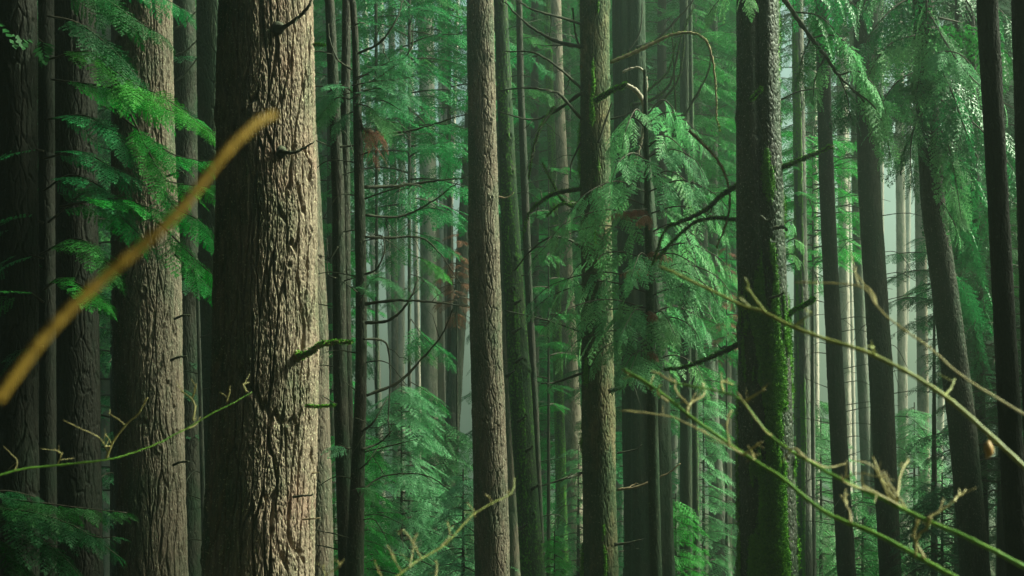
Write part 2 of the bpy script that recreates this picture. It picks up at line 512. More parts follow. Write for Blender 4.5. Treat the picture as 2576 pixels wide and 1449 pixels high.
def blades(g, P, r, amount, rr):
    """moss: short blades standing all round a limb and hanging under it"""
    n = int(len(P) * 60 * amount)
    i = rr.integers(0, len(P) - 1, n); f = rr.random(n)[:, None]
    C = P[i] * (1 - f) + P[i + 1] * f
    nrm = rr.normal(size=(n, 3)); nrm[:, 2] += 0.5; nrm /= np.linalg.norm(nrm, axis=1)[:, None]
    C = C + nrm * (r[i][:, None] * 0.9)
    L = rr.uniform(0.006, 0.018, n)[:, None]
    dirv = nrm + rr.normal(0, 0.4, (n, 3)); dirv[:, 2] -= 0.4 * (rr.random(n) < 0.4)
    dirv /= np.linalg.norm(dirv, axis=1)[:, None]
    s = np.cross(dirv, rr.normal(size=(n, 3))); s /= np.linalg.norm(s, axis=1)[:, None]
    w = 0.0035
    V = np.stack([C - s * w, C + s * w, C + dirv * L + s * w * 0.5, C + dirv * L - s * w * 0.5], 1).reshape(-1, 3)
    g.add(V, np.arange(n * 4).reshape(-1, 4), 0)


def trunk_moss(T, count, thr=0.5, mat=None, lmax=0.05, seed=3):
    """tufts of moss standing on the mossy side of a trunk"""
    rr = np.random.default_rng(seed)
    mo = T['moss'].ravel(); V = T['V']
    ok = np.where((mo > thr) & (V[:, 1] < T['d'] + 0.1))[0]
    if not len(ok): return
    i = rr.choice(ok, count)
    C = V[i] + rr.normal(0, 0.008, (count, 3))
    c = np.stack([[T['cx'](z) for z in C[:, 2]], np.full(count, T['d']), C[:, 2]], 1)
    nr = C - c; nr /= np.linalg.norm(nr, axis=1)[:, None]
    dirv = nr * 0.8 + rr.normal(0, 0.45, C.shape) + np.array([0, 0, -0.35]); dirv /= np.linalg.norm(dirv, axis=1)[:, None]
    L = rr.uniform(0.012, lmax, count)[:, None]
    s = np.cross(dirv, rr.normal(size=C.shape)); s /= np.linalg.norm(s, axis=1)[:, None]
    w = 0.0032
    Q = np.stack([C - s * w, C + s * w, C + dirv * L + s * w * .4, C + dirv * L - s * w * .4], 1).reshape(-1, 3)
    g = Geo(); g.add(Q, np.arange(count * 4).reshape(-1, 4))
    g.build('moss', [mat or M_MOSS], T['tree'])


# ---------------------------------------------------------------- foliage
def frond(kind, lod, rr):
    """a flat spray in the XY plane, pointing along +X, one unit long"""
    if kind == 'hemlock':
        ns, ang, wid, lw = {0: (10, 50, 0.40, (0.052, 0.0175)), 1: (8, 50, 0.42, (0.070, 0.024)), 2: (7, 50, 0.42, None)}[lod]
    else:
        ns, ang, wid, lw = {0: (8, 42, 0.40, (0.075, 0.027)), 1: (8, 46, 0.36, (0.085, 0.030)), 2: (7, 46, 0.38, None)}[lod]
    bases = []; dirs = []; lens = []
    out_v = []
    def droop(p):
        q = np.array(p); q[..., 2] -= 0.22 * q[..., 0] ** 2 + 0.25 * q[..., 1] ** 2; return q
    blist = []
    for k in range(ns):
        for sgn in (-1, 1):
            s = (k + 0.5 + (0.25 if sgn > 0 else -0.25)) / ns * 0.97 + 0.03
            l = wid * (1 - s) ** 0.75 * min(1, 0.45 + s / 0.25) * rr.uniform(0.75, 1.15) + 0.035
            a = R(ang) * rr.uniform(0.85, 1.12) * sgn
            blist.append((s * 0.96, l, a))
    blist.append((0.9, 0.12, 0.0))
    for (s, l, a) in blist:
        d = np.array([math.cos(a), math.sin(a), 0]); b0 = np.array([s, 0, 0])
        if lod == 2:
            p = np.array([-d[1], d[0], 0]) * 0.05
            mid = b0 + d * l * 0.5
            tw = np.array([0, 0, rr.uniform(-0.03, 0.03)])
            out_v.append(droop([b0, mid + p + tw, b0 + d * l, mid - p - tw])); continue
        step = lw[0] * (0.55 if lod == 0 else 0.6)
        m = max(2, int(l / step))
        # the little stem
        w = lw[1] * 0.35; p = np.array([-d[1], d[0], 0]) * w
        out_v.append(droop([b0 - p, b0 + p, b0 + d * l + p * .4, b0 + d * l - p * .4]))
        for q in range(m):
            f = (q + 0.6) / m
            for s2 in (-1, 1):
                a2 = a + s2 * R(48 if kind == 'hemlock' else 34) * rr.uniform(0.8, 1.2)
                ll = lw[0] * (1 - 0.55 * f) * rr.uniform(0.7, 1.25) * (1.0 if kind == 'hemlock' else 1.15 - 0.3 * f)
                dd = np.array([math.cos(a2), math.sin(a2), rr.uniform(-0.25, 0.15)])
                pp = np.array([-dd[1], dd[0], rr.uniform(-0.9, 0.9)]) * lw[1] * 0.5
                c0 = b0 + d * l * f; cm = c0 + dd * ll * 0.45; c1 = c0 + dd * ll
                out_v.append(droop([c0, cm + pp, c1, cm - pp]))
    V = np.concatenate(out_v).astype(np.float32)
    return V


FR = {(k, l): [frond(k, l, np.random.default_rng(10 * l + s + (50 if k == 'cedar' else 0))) for s in range(5)] for k in ('hemlock', 'cedar') for l in (0, 1, 2)}


def put_frond(g, kind, lod, pos, xd, nr, size, rr, m=0, width=1.0):
    V = FR[(kind, lod)][rr.integers(0, 5)]
    xd = unit(xd); yd = unit(np.cross(nr, xd)); zd = np.cross(xd, yd)
    W = np.stack([xd, yd * width, zd])
    g.add((V * size) @ W + pos, np.arange(len(V)).reshape(-1, 4), m, False)


def bough(g, P, kind, lod, rr, size=0.7, dens=1.0, start=0.12, hang=0.25, r0=0.014, taper=0.65, mleaf=0, mwood=1):
    """one leafy limb: wood tube along P with sprays on both sides"""
    P = np.asarray(P, float); n = len(P)
    seg = np.linalg.norm(np.diff(P, axis=0), axis=1); Ls = np.concatenate([[0], np.cumsum(seg)]); L = Ls[-1]
    tube(g, P, np.linspace(r0, 0.003, n), 5 if lod < 2 else 4, mwood)
    nf = max(3, int(L / (size * 0.21) * dens))
    for k in range(nf):
        s = start + (1 - start) * (k + rr.uniform(0.1, 0.9)) / nf
        i = min(n - 2, max(0, int(np.searchsorted(Ls, s * L) - 1))); f = (s * L - Ls[i]) / (seg[i] + 1e-9)
        p = P[i] * (1 - f) + P[i + 1] * f
        T = unit(P[i + 1] - P[i])
        side = unit(np.cross(T, [0, 0, 1]) if abs(T[2]) < 0.95 else np.array([1.0, 0, 0]))
        sg = 1 if k % 2 else -1
        sz = size * (1 - taper * s * s) * rr.uniform(0.75, 1.2)
        if kind == 'hemlock':
            a = R(rr.uniform(38, 68))
            xd = T * math.cos(a) + side * sg * math.sin(a) + np.array([0, 0, -hang * rr.uniform(0.3, 1.5)])
            nr = np.array([0, 0, 1.0]) + rr.normal(0, 0.22, 3)
        else:
            a = R(rr.uniform(25, 70))
            xd = T * math.cos(a) * 0.8 + side * sg * math.sin(a) * 0.8 + np.array([0, 0, -hang * rr.uniform(0.5, 1.6)])
            nr = np.array([T[0] * 0.6, T[1] * 0.6, 1.0]) + rr.normal(0, 0.28, 3)
        put_frond(g, kind, lod, p, xd, nr, sz, rr, mleaf)
    T = unit(P[-1] - P[-2])
    put_frond(g, kind, lod, P[-2], T + np.array([0, 0, -hang * 0.4]), np.array([0, 0, 1.0]) + rr.normal(0, 0.2, 3), size * (1 - taper) * 1.2, rr, mleaf)


def crown_geo(g, cx, d, z0, z1, nb, L, kind, lod, rr, size, elev=(5, 25), sag=(0.25, 0.5), shape='cone', hang=0.25, dens=1.0, az=None, r0=0.02, keep=None, tipz=None):
    for k in range(nb):
        t = (k + rr.random()) / nb
        z = z0 + (z1 - z0) * t
        a = az[0] + (az[1] - az[0]) * rr.random() if az else k * 2.399963 + rr.uniform(-0.4, 0.4)
        l = L * rr.uniform(0.7, 1.15) * ((1 - 0.88 * t) if shape == 'cone' else (0.75 + 0.25 * math.sin(t * 3.1)))
        e = R(rr.uniform(*elev)); sg = rr.uniform(*sag)
        ca = cx(z) if callable(cx) else cx
        s = np.linspace(0, 1, 8)
        dx, dy = math.sin(a), math.cos(a)
        cv = rr.uniform(-0.18, 0.18)
        P = np.stack([ca + l * s * (dx + cv * s * dy), d + l * s * (dy - cv * s * dx), z + l * (s * math.sin(e) - sg * s * s)], 1)
        if keep is not None and not keep(P[-1]): continue
        bough(g, P, kind, lod, rr, size, dens, hang=hang, r0=r0 * (0.5 + 0.5 * (1 - t)))


def conifer(label, x, d, w, y_lo, y_hi, nb, L, leaf='mid', bark='slate', kind='hemlock', lod=1, size=None, lean=0, group=None, name=None,
            seed=0, shape='cone', elev=(0, 22), sag=(0.25, 0.5), top=None, hang=0.25, dens=1.0, keep=None, az=None):
    """a whole smaller conifer: trunk + crown between view heights y_lo (bottom) and y_hi (top)"""
    rr = np.random.default_rng(1000 + seed)
    zl = at(x, y_lo, d)[2]; zh = at(x, y_hi, d)[2] if top is None else top
    T = trunk(name or ('hemlock_tree' if kind == 'hemlock' else 'cedar_tree'), label, [(0, x + lean * 0.5, w * 0.9), (1449, x - lean * 0.5, w * 1.1)] if y_hi < 0 else [(y_hi - 8, x, w * 0.1), (max(1449, y_hi + 300), x, w * 1.1)], d, bark,
              depth=0.006, cell=(0.04, 0.12), top=zh + (0.3 if y_hi < 0 else 0.06), group=group, seed=seed + 11)
    g = Geo()
    crown_geo(g, T['cx'], d, zl, zh, nb, L, kind, lod, rr, size or (0.30 * L + 0.15), elev, sag, shape, hang, dens, az=az, keep=keep)
    g.build('crown', [LEAF[leaf], M_TWIG], T['tree'])
    return T


def leafy_limb(T, pts, d, kind, leaf, size, lod=0, dens=1.0, hang=0.25, r0=0.014, name='leafy_branch', seed=0, start=0.12, taper=0.65):
    dd = d if isinstance(d, (list, tuple)) else [d] * len(pts)
    P = smooth_path([at(x, y, q) for (x, y), q in zip(pts, dd)], max(9, 4 * len(pts)))
    g = Geo(); bough(g, P, kind, lod, np.random.default_rng(seed + int(pts[0][0] + pts[0][1])), size, dens, start, hang, r0, taper)
    return g.build(name, [LEAF[leaf], M_TWIG], T['tree'])


# ---------------------------------------------------------------- ground
def ground():
    xs = np.concatenate([np.linspace(-150, -30, 30, endpoint=False), np.linspace(-30, 30, 90, endpoint=False), np.linspace(30, 150, 31)])
    ys = np.concatenate([np.linspace(-25, 0, 10, endpoint=False), np.linspace(0, 70, 120, endpoint=False), np.linspace(70, 240, 50)])
    X, Y = np.meshgrid(xs, ys)
    V = np.stack([X, Y, ground_z(X, Y)], -1).reshape(-1, 3)
    n = len(xs)
    i, j = np.meshgrid(np.arange(len(ys) - 1), np.arange(n - 1), indexing='ij')
    a = i * n + j
    g = Geo(); g.add(V, np.stack([a, a + 1, a + n + 1, a + n], -1).reshape(-1, 4))
    o = g.build('forest_floor', [plain_mat("forest_floor", (0.025, 0.035, 0.014), (0.07, 0.06, 0.03), 3.0, 0.95, 0.8, 0.05)])
    o['kind'] = 'structure'


ground()

PI = math.pi


def gauss(a, c, s):
    q = (a - c + PI) % (2 * PI) - PI
    return np.exp(-(q / s) ** 2)


def zv(y, d): return at(1288, y, d)[2]


# ================================================================ the large trunks
T1 = trunk("fir_tree", "massive furrowed brown trunk lit along its right edge, the thickest in the wood", [(0, 669, 232), (450, 671, 248), (900, 668, 254), (1449, 648, 262)],
           12.0, 'warm', depth=0.042, cell=(0.078, 0.95), knots=9, res=(0.0052, 0.0065))
limb(T1, [(700, 72), (722, 64), (752, 42), (775, 18), (786, -8)], 0.022, 0.010, M_LIMB, 'branch_stub', d=[11.62, 11.5, 11.45, 11.4, 11.4], seed=2, knob=1.6)
limb(T1, [(748, 45), (740, 62)], 0.008, 0.004, M_LIMB, 'branch_stub', d=[11.45, 11.4])
limb(T1, [(708, 383), (735, 384), (762, 374), (792, 354)], 0.022, 0.005, M_LIMB, 'branch_stub', d=[11.6, 11.5, 11.5, 11.5], seed=3, knob=1.5)
limb(T1, [(748, 896), (775, 890), (805, 868), (845, 861), (884, 861)], 0.026, 0.012, M_LIMBBROWN, 'branch_stub', "mossy broken limb", d=[11.7, 11.6, 11.6, 11.6, 11.6], moss=1.2, seed=4, knob=0.9)
limb(T1, [(770, 1022), (800, 1023), (842, 1020)], 0.010, 0.006, M_LIMBBROWN, 'branch_stub', d=[11.75, 11.7, 11.7], moss=0.6)
limb(T1, [(738, 1250), (762, 1247), (788, 1245)], 0.012, 0.006, M_LIMB, 'branch_stub', d=[11.65, 11.6, 11.6])
limb(T1, [(762, 1307), (785, 1305), (806, 1303)], 0.009, 0.005, M_LIMBBROWN, 'branch_stub', d=[11.7, 11.65, 11.65])
limb(T1, [(785, 1190), (803, 1188)], 0.008, 0.003, M_LIMBBROWN, 'branch_stub', d=[11.9, 11.9])
limb(T1, [(790, 112), (816, 114)], 0.010, 0.003, M_LIMBBROWN, 'branch_stub', d=[11.9, 11.9], moss=0.8)

T2 = trunk("fir_tree", "stout furrowed trunk left of the thickest trunk, its left half behind green sprays", [(0, 366, 134), (400, 362, 162), (700, 370, 172), (1449, 381, 176)],
           15.0, 'brown', depth=0.034, cell=(0.072, 0.80), res=(0.0065, 0.008), knots=6)
for (x, y) in ((430, 440), (449, 798), (440, 902), (445, 1166)):
    limb(T2, [(x - 10, y + 4), (x + 8, y - 3), (x + 30, y - 6)], 0.016, 0.009, M_LIMB, 'branch_stub', d=[14.72, 14.66, 14.64], seed=y)

T3 = trunk("fir_tree", "dim greenish trunk tucked behind the left edge of the thickest trunk", [(0, 537, 84), (700, 545, 88), (1449, 560, 92)], 18.5, 'green', depth=0.016, knots=2)
T2b = trunk("fir_tree", "mottled trunk in the gap between the two stoutest trunks, lit at its right edge", [(0, 464, 56), (300, 466, 60), (1449, 476, 62)], 21.0, 'dark', depth=0.014)
for (x0, y0, x1, y1) in ((436, 75, 500, 20), (440, 140, 502, 95), (440, 205, 498, 145)):
    limb(T2b, [(x0, y0), ((x0 + x1) / 2, (y0 + y1) / 2 + 8), (x1, y1)], 0.018, 0.01, M_LIMB, d=20.7)
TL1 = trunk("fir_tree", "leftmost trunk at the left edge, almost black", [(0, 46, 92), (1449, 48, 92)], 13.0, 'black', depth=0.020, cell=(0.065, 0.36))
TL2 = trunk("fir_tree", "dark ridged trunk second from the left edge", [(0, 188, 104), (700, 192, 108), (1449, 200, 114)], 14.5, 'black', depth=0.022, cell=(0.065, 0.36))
TS = trunk("hemlock_tree", "very thin pole-like stem in the dark gap left of the thickest trunk", [(700, 496, 9), (1000, 504, 11), (1449, 516, 13)], 17.0, 'slate', depth=0.003, top=zv(690, 17.0))
T4 = trunk("fir_tree", "brown trunk half hidden behind the right edge of the thickest trunk", [(400, 766, 72), (800, 786, 78), (1449, 798, 82)], 17.0, 'brown', depth=0.014, knots=2)

T5 = trunk("hemlock_tree", "slender dark stem nearest the thickest trunk in the close trio", [(0, 829, 25), (470, 850, 32), (960, 856, 36), (1449, 872, 40)], 14.2, 'dark', depth=0.006, cell=(0.03, 0.09))
T6 = trunk("hemlock_tree", "slender dark middle stem of the close trio behind pale sprays", [(0, 872, 21), (320, 868, 24), (800, 869, 27), (1449, 882, 36)], 14.9, 'dark', depth=0.006, cell=(0.03, 0.09))
T7 = trunk("hemlock_tree", "slender dark right stem of the close trio, curving left at its foot", [(0, 887, 16), (125, 895, 18), (520, 905, 27), (740, 909, 29), (970, 908, 29), (1220, 899, 36), (1449, 892, 46)], 13.6, 'dark', depth=0.006, cell=(0.03, 0.09))
T8 = trunk("fir_tree", "tall grey-brown branchless trunk at mid picture, lit down its right half", [(0, 1207, 66), (400, 1214, 72), (720, 1220, 78), (1449, 1239, 84)], 17.5, 'brown', depth=0.022, cell=(0.045, 0.24), knots=5, res=(0.0085, 0.011))
T9 = trunk("hemlock_tree", "knobbly green trunk slanting just right of the branchless grey-brown trunk", [(0, 1259, 34), (480, 1279, 43), (720, 1291, 52), (1449, 1340, 58)], 20.5, 'green', depth=0.010, cell=(0.03, 0.09), knots=26,
           moss=lambda t, z: 0.12 + 0.5 * fbm(t * 2, z * 1.2, 4))
for (x, y) in ((1300, 830), (1306, 905), (1282, 940), (1310, 1055), (1330, 1130), (1300, 760), (1345, 1225), (1315, 1325)):
    limb(T9, [(x - 8, y + 6), (x + 2, y), (x + 12, y - 7)], 0.030, 0.012, M_LIMB, 'branch_stub', d=[20.36, 20.3, 20.26], seed=y)
T10 = trunk("fir_tree", "narrow brown trunk in the slit between the branchless trunk and the knobbly one", [(400, 1262, 30), (900, 1275, 34), (1449, 1290, 40)], 26.0, 'brown', depth=0.012)
T11 = trunk("hemlock_tree", "thin dark curved stem right of the knobbly green trunk", [(0, 1306, 16), (200, 1309, 18), (420, 1318, 20), (720, 1330, 19), (1100, 1349, 18), (1449, 1364, 18)], 23.0, 'dark', depth=0.006)
T12 = trunk("fir_tree", "pale pinkish trunk in the distance seen in pieces through green sprays", [(0, 1392, 40), (300, 1399, 46), (420, 1406, 46), (720, 1420, 48), (1072, 1436, 54), (1449, 1446, 60)], 33.0, 'pale', depth=0.016)
T12b = trunk("hemlock_tree", "mossy dark stem touching the left side of the pale pinkish trunk", [(0, 1376, 16), (720, 1398, 22), (1449, 1418, 26)], 32.0, 'green', depth=0.006, moss=lambda t, z: 0.3 + 0.4 * fbm(t * 2, z * 2, 8))
T13 = trunk("fir_tree", "patchy mossy trunk with an ochre right edge, cedar sprays across its middle", [(0, 1496, 74), (480, 1498, 76), (720, 1501, 77), (1449, 1511, 86)], 16.0, 'ochre', depth=0.014, cell=(0.035, 0.14), knots=7,
            moss=lambda t, z: 0.75 * sstep(0.45, 0.62, fbm(t * 1.5 + 3, z * 1.3, 15)) * sstep(2.6, 3.1, t) + 0.9 * gauss(t, 2.75, 0.35) * (z < zv(1120, 16)) * sstep(0.3, 0.6, fbm(t * 3, z * 2.2, 6)))
T14 = trunk("cedar_tree", "broad fluted dark cedar trunk close behind the mossy ochre-edged trunk", [(0, 1583, 80), (350, 1590, 86), (900, 1625, 112), (1449, 1637, 122)], 22.0, 'green', depth=0.014, cell=(0.04, 0.30),
            lobes=lambda t, z: 1 + 0.07 * np.cos(5 * t + 0.6) - 0.22 * gauss(t, PI + 0.25, 0.22) + 0.03 * np.cos(11 * t + z))
T15 = trunk("hemlock_tree", "green grey stem seen between the fluted cedar and the twin-stemmed trunk", [(0, 1722, 26), (500, 1726, 28), (1449, 1727, 34)], 27.0, 'green', depth=0.009)
T15b = trunk("hemlock_tree", "thin moss-wrapped stem close against the green grey stem", [(500, 1742, 12), (1000, 1748, 16), (1449, 1752, 18)], 26.5, 'green', depth=0.006, moss=lambda t, z: 0.05 + 0.5 * fbm(t * 2, z * 2, 3))
T16 = trunk("fir_tree", "misty slanting trunk just left of the twin-stemmed trunk", [(300, 1750, 34), (780, 1770, 37), (1170, 1798, 39), (1449, 1818, 46)], 33.0, 'slate', depth=0.014)
T17 = trunk("fir_tree", "bluish distant trunk touching the left edge of the twin-stemmed trunk", [(300, 1846, 18), (1449, 1854, 22)], 46.0, 'slate', depth=0.012)


def l18(t, z):
    f = sstep(zv(560, 13.5), zv(180, 13.5), z)
    return 1 - (0.10 + 0.30 * f) * gauss(t, PI + 0.12, 0.20) + 0.05 * gauss(t, PI - 0.5, 0.4)


def m18(t, z):
    n = fbm(t * 3.2 + 2, z * 1.9, 12, 4)
    band = gauss(t, 2.95 + 0.12 * np.sin(z * 2), 0.42) * sstep(zv(560, 13.5), zv(700, 13.5), z)
    low = gauss(t, 2.75, 0.5) * sstep(zv(1330, 13.5), zv(1440, 13.5), z)
    up = gauss(t, 2.95, 0.3) * np.exp(-((z - zv(450, 13.5)) / 0.28) ** 2)
    rim = 0.6 * gauss(t, 1.75, 0.3) * sstep(0.42, 0.6, n)
    face = 1.0 * sstep(0.42, 0.56, fbm(t * 2.1 + 7, z * 1.1, 33)) * sstep(zv(640, 13.5), zv(800, 13.5), z)
    return (1.3 * band + low + up + rim + face) * sstep(0.25, 0.48, n)


T18 = trunk("fir_tree", "big wet twin-stemmed trunk with a bright moss band down its front", [(0, 1905, 106), (350, 1909, 112), (720, 1917, 122), (1449, 1934, 143)], 13.5, 'wet', depth=0.020, cell=(0.035, 0.10),
            lobes=l18, moss=m18, knots=6)
trunk_moss(T18, 42000, 0.42, M_MOSS, 0.018)
trunk_moss(T13, 6000, 0.45, M_MOSS, 0.022)
limb(T18, [(1890, 250), (1905, 235), (1915, 222)], 0.02, 0.012, M_LIMB, 'branch_stub', d=[13.2, 13.1, 13.05], moss=0.8)
limb(T18, [(1915, 545), (1935, 555), (1965, 515)], 0.016, 0.004, M_LIMB, 'branch_stub', d=[13.2, 13.1, 13.1])
limb(T18, [(1945, 575), (1975, 570), (1978, 580)], 0.02, 0.014, M_LIMB, 'branch_stub', d=[13.25, 13.2, 13.2])
limb(T18, [(1935, 750), (1955, 745), (1972, 735)], 0.016, 0.008, M_LIMB, 'branch_stub', d=[13.2, 13.15, 13.1])
T19 = trunk("fir_tree", "upright trunk with a split ochre right edge, right beside the twin-stemmed trunk", [(0, 2006, 28), (700, 2016, 32), (1449, 2026, 36)], 25.0, 'slate', depth=0.012, moss=lambda t, z: 0.55 * sstep(2.7, 3.0, t) * sstep(0.3, 0.6, fbm(t * 2, z, 2)))
T20 = trunk("hemlock_tree", "straight dark trunk with short dead twigs, fourth from the right edge", [(0, 2066, 34), (500, 2081, 38), (1000, 2104, 42), (1449, 2130, 46)], 21.5, 'dark', depth=0.010)
T21 = trunk("fir_tree", "bluish misty trunk touching the left of the brown trunk by the bright fog", [(0, 2148, 24), (720, 2160, 27), (1449, 2192, 30)], 35.0, 'slate', depth=0.012)
T22 = trunk("fir_tree", "straight dark brown trunk left of the brightest fog gap", [(0, 2170, 50), (500, 2188, 56), (900, 2214, 60), (1449, 2240, 54)], 20.0, 'dark', depth=0.013)
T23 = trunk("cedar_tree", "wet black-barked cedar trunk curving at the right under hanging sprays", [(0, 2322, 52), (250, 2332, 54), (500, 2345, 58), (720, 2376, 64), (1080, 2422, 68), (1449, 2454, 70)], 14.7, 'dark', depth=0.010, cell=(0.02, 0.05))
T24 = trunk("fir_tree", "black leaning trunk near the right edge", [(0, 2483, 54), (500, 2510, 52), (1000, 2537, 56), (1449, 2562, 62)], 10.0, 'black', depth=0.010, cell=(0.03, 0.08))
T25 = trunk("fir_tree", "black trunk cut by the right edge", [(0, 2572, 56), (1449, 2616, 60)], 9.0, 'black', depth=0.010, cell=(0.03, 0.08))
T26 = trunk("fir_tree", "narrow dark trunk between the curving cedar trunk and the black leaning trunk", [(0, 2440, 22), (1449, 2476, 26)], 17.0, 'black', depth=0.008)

# ================================================================ bare limbs across the middle
for i, (pts, r0) in enumerate([
        ([(918, 471), (1000, 462), (1090, 450), (1176, 447)], .016), ([(918, 500), (980, 485), (1040, 470), (1060, 468)], .007),
        ([(920, 541), (1000, 540), (1080, 505), (1150, 460)], .012), ([(920, 765), (1000, 759), (1100, 764), (1182, 772)], .014),
        ([(922, 995), (1000, 960), (1060, 900), (1110, 840), (1140, 775)], .013), ([(920, 812), (980, 808), (1025, 770), (1050, 715), (1048, 680)], .014),
        ([(915, 853), (950, 853), (972, 870), (978, 950), (975, 1050), (980, 1100)], .010), ([(912, 1085), (945, 1060), (975, 1000)], .010),
        ([(910, 1130), (950, 1115), (985, 1085)], .010), ([(905, 1180), (930, 1160), (955, 1120)], .008), ([(918, 596), (985, 595), (1035, 590), (1070, 600), (1110, 640), (1160, 715)], .011),
        ([(918, 690), (950, 680), (970, 640), (965, 600), (940, 590)], .009), ([(905, 300), (920, 325), (1000, 325), (1080, 310), (1175, 285)], .014),
        ([(900, 135), (960, 115), (1000, 60), (1015, -5)], .012), ([(905, 1240), (960, 1200), (1060, 1195), (1130, 1230)], .008)]):
    limb(T7, pts, r0 * 1.25, 0.005, M_LIMB, d=13.5, twigs=3, seed=i, bend=0.15 * (-1) ** i)
for i, (pts, r0) in enumerate([([(855, 370), (900, 365), (920, 362)], .012), ([(835, 220), (790, 217), (760, 225)], .010), ([(885, 175), (850, 150), (830, 100), (826, 60)], .012),
                               ([(850, 620), (828, 650), (822, 600)], .009), ([(845, 700), (826, 690), (822, 640)], .008), ([(893, 225), (960, 190), (1030, 130), (1040, 60)], .014)]):
    limb(T5, pts, r0, 0.004, M_LIMB, d=14.1, twigs=2, seed=i)
limb(T8, [(1254, 495), (1275, 497), (1292, 485)], 0.012, 0.004, M_LIMBBROWN, 'branch_stub', d=17.3)
for i, (pts, r0, mo) in enumerate([
        ([(1460, 475), (1400, 480), (1360, 500), (1330, 535), (1315, 600)], .022, 1), ([(1460, 513), (1410, 522), (1375, 545)], .016, 1),
        ([(1460, 118), (1400, 90), (1330, 50), (1270, 5)], .022, 0), ([(1462, 222), (1400, 180), (1340, 145), (1270, 130)], .014, 0), ([(1460, 235), (1390, 275), (1330, 290), (1255, 280)], .016, 0),
        ([(1462, 300), (1420, 260), (1395, 245), (1330, 230), (1258, 228)], .016, 0), ([(1460, 360), (1440, 400), (1435, 450)], .010, 0), ([(1465, 625), (1430, 608), (1380, 605), (1330, 640), (1295, 680)], .014, 0),
        ([(1460, 940), (1400, 960), (1362, 965)], .014, 0), ([(1462, 1190), (1410, 1205), (1362, 1222)], .014, 0), ([(1462, 835), (1390, 805), (1270, 780)], .010, 0),
        ([(1395, 270), (1360, 330), (1340, 390), (1330, 450)], .016, 1), ([(1440, 20), (1452, 80), (1475, 130), (1490, 158)], .010, 0), ([(1460, 60), (1340, 40), (1290, -5)], .014, 0),
        ([(1462, 530), (1420, 500), (1390, 450), (1365, 410)], .010, 1)]):
    limb(T13, pts, r0 * 1.25, 0.007, M_LIMB, d=15.9, twigs=3, seed=i + 40, moss=1.0 * mo, bend=0.25 * (-1) ** i)
limb(T13, [(1500, 252), (1520, 240), (1545, 225), (1578, 212)], 0.032, 0.022, M_LIMB, 'branch', "mossy stub with a bright green moss cap", d=[15.75, 15.65, 15.6, 15.55], moss=2.4)
limb(T13, [(1576, 213), (1600, 228), (1616, 250), (1622, 285), (1617, 340), (1605, 385), (1594, 420)], 0.030, 0.014, M_LIMBPALE, 'branch', "pale grey bent limb", d=15.5, sides=9)
limb(T13, [(1566, 182), (1590, 172), (1612, 172), (1626, 198), (1626, 235), (1618, 255)], 0.016, 0.010, M_LIMBPALE, 'branch', d=15.9)
limb(T13, [(1536, 157), (1600, 130), (1650, 105), (1690, 88), (1735, 82), (1772, 98), (1792, 145), (1800, 230), (1804, 300), (1812, 330)], 0.024, 0.006, M_LIMBBROWN, 'branch', "long brown limb arching over and hanging down", d=15.7, moss=0.35, sides=8)
for i, (pts, r0) in enumerate([([(1505, 360), (1525, 300), (1540, 255)], .014), ([(1536, 300), (1570, 290), (1600, 275)], .012), ([(1530, 985), (1570, 972), (1610, 955)], .026), ([(1553, 1232), (1610, 1222), (1680, 1190), (1712, 1165)], .018),
                               ([(1545, 1370), (1580, 1365), (1620, 1355)], .020), ([(1552, 1140), (1600, 1130), (1615, 1118)], .012), ([(1536, 390), (1600, 372), (1660, 350)], .014)]):
    limb(T13, pts, r0, 0.006, M_LIMBBROWN if r0 == .018 else M_LIMB, d=15.7, seed=i + 70, twigs=1)
for i, (pts, r0, mo) in enumerate([([(1590, 265), (1650, 245), (1690, 200), (1712, 100), (1745, 15)], .030, 1), ([(1600, 300), (1670, 250), (1712, 180), (1722, 60)], .026, 1), ([(1620, 405), (1690, 340), (1735, 270), (1780, 185), (1790, 120)], .030, 1),
                                   ([(1628, 230), (1680, 180), (1700, 110)], .02, 1), ([(1700, 345), (1698, 230), (1690, 60)], .018, 1), ([(1580, 130), (1610, 80), (1615, 10)], .015, 0), ([(1600, 120), (1650, 100), (1720, 30), (1750, -10)], .028, 0)]):
    limb(T14, pts, r0, 0.009, M_LIMB, d=20.6, seed=i + 90, moss=0.9 * mo)
for i, (pts, r0, mo, m) in enumerate([([(1858, 465), (1815, 492), (1773, 530), (1708, 560), (1675, 578), (1640, 665)], .026, 1, M_LIMB), ([(1860, 555), (1800, 548), (1745, 562), (1690, 610), (1655, 650)], .018, 1, M_LIMB),
                                      ([(1866, 862), (1820, 885), (1758, 912), (1715, 925), (1672, 930)], .028, 1, M_LIMB), ([(1733, 328), (1768, 362), (1803, 400), (1828, 450), (1836, 505), (1828, 555), (1803, 625)], .016, .3, M_LIMBBROWN)]):
    limb(T18, pts, r0, 0.007, m, d=13.7, seed=i + 120, moss=1.3 * mo, twigs=1)
limb(T18, [(1968, 421), (2000, 408), (2043, 390), (2098, 366)], 0.024, 0.014, M_LIMB, d=13.4, moss=1.0)
limb(T18, [(1975, 800), (2000, 780), (2030, 765), (2048, 752)], 0.020, 0.020, M_LIMB, 'branch', "short limb with a moss clump at its end", d=13.4, moss=2.2)
limb(T18, [(1965, 250), (2010, 230), (2060, 222)], 0.010, 0.004, M_LIMB, d=13.6)

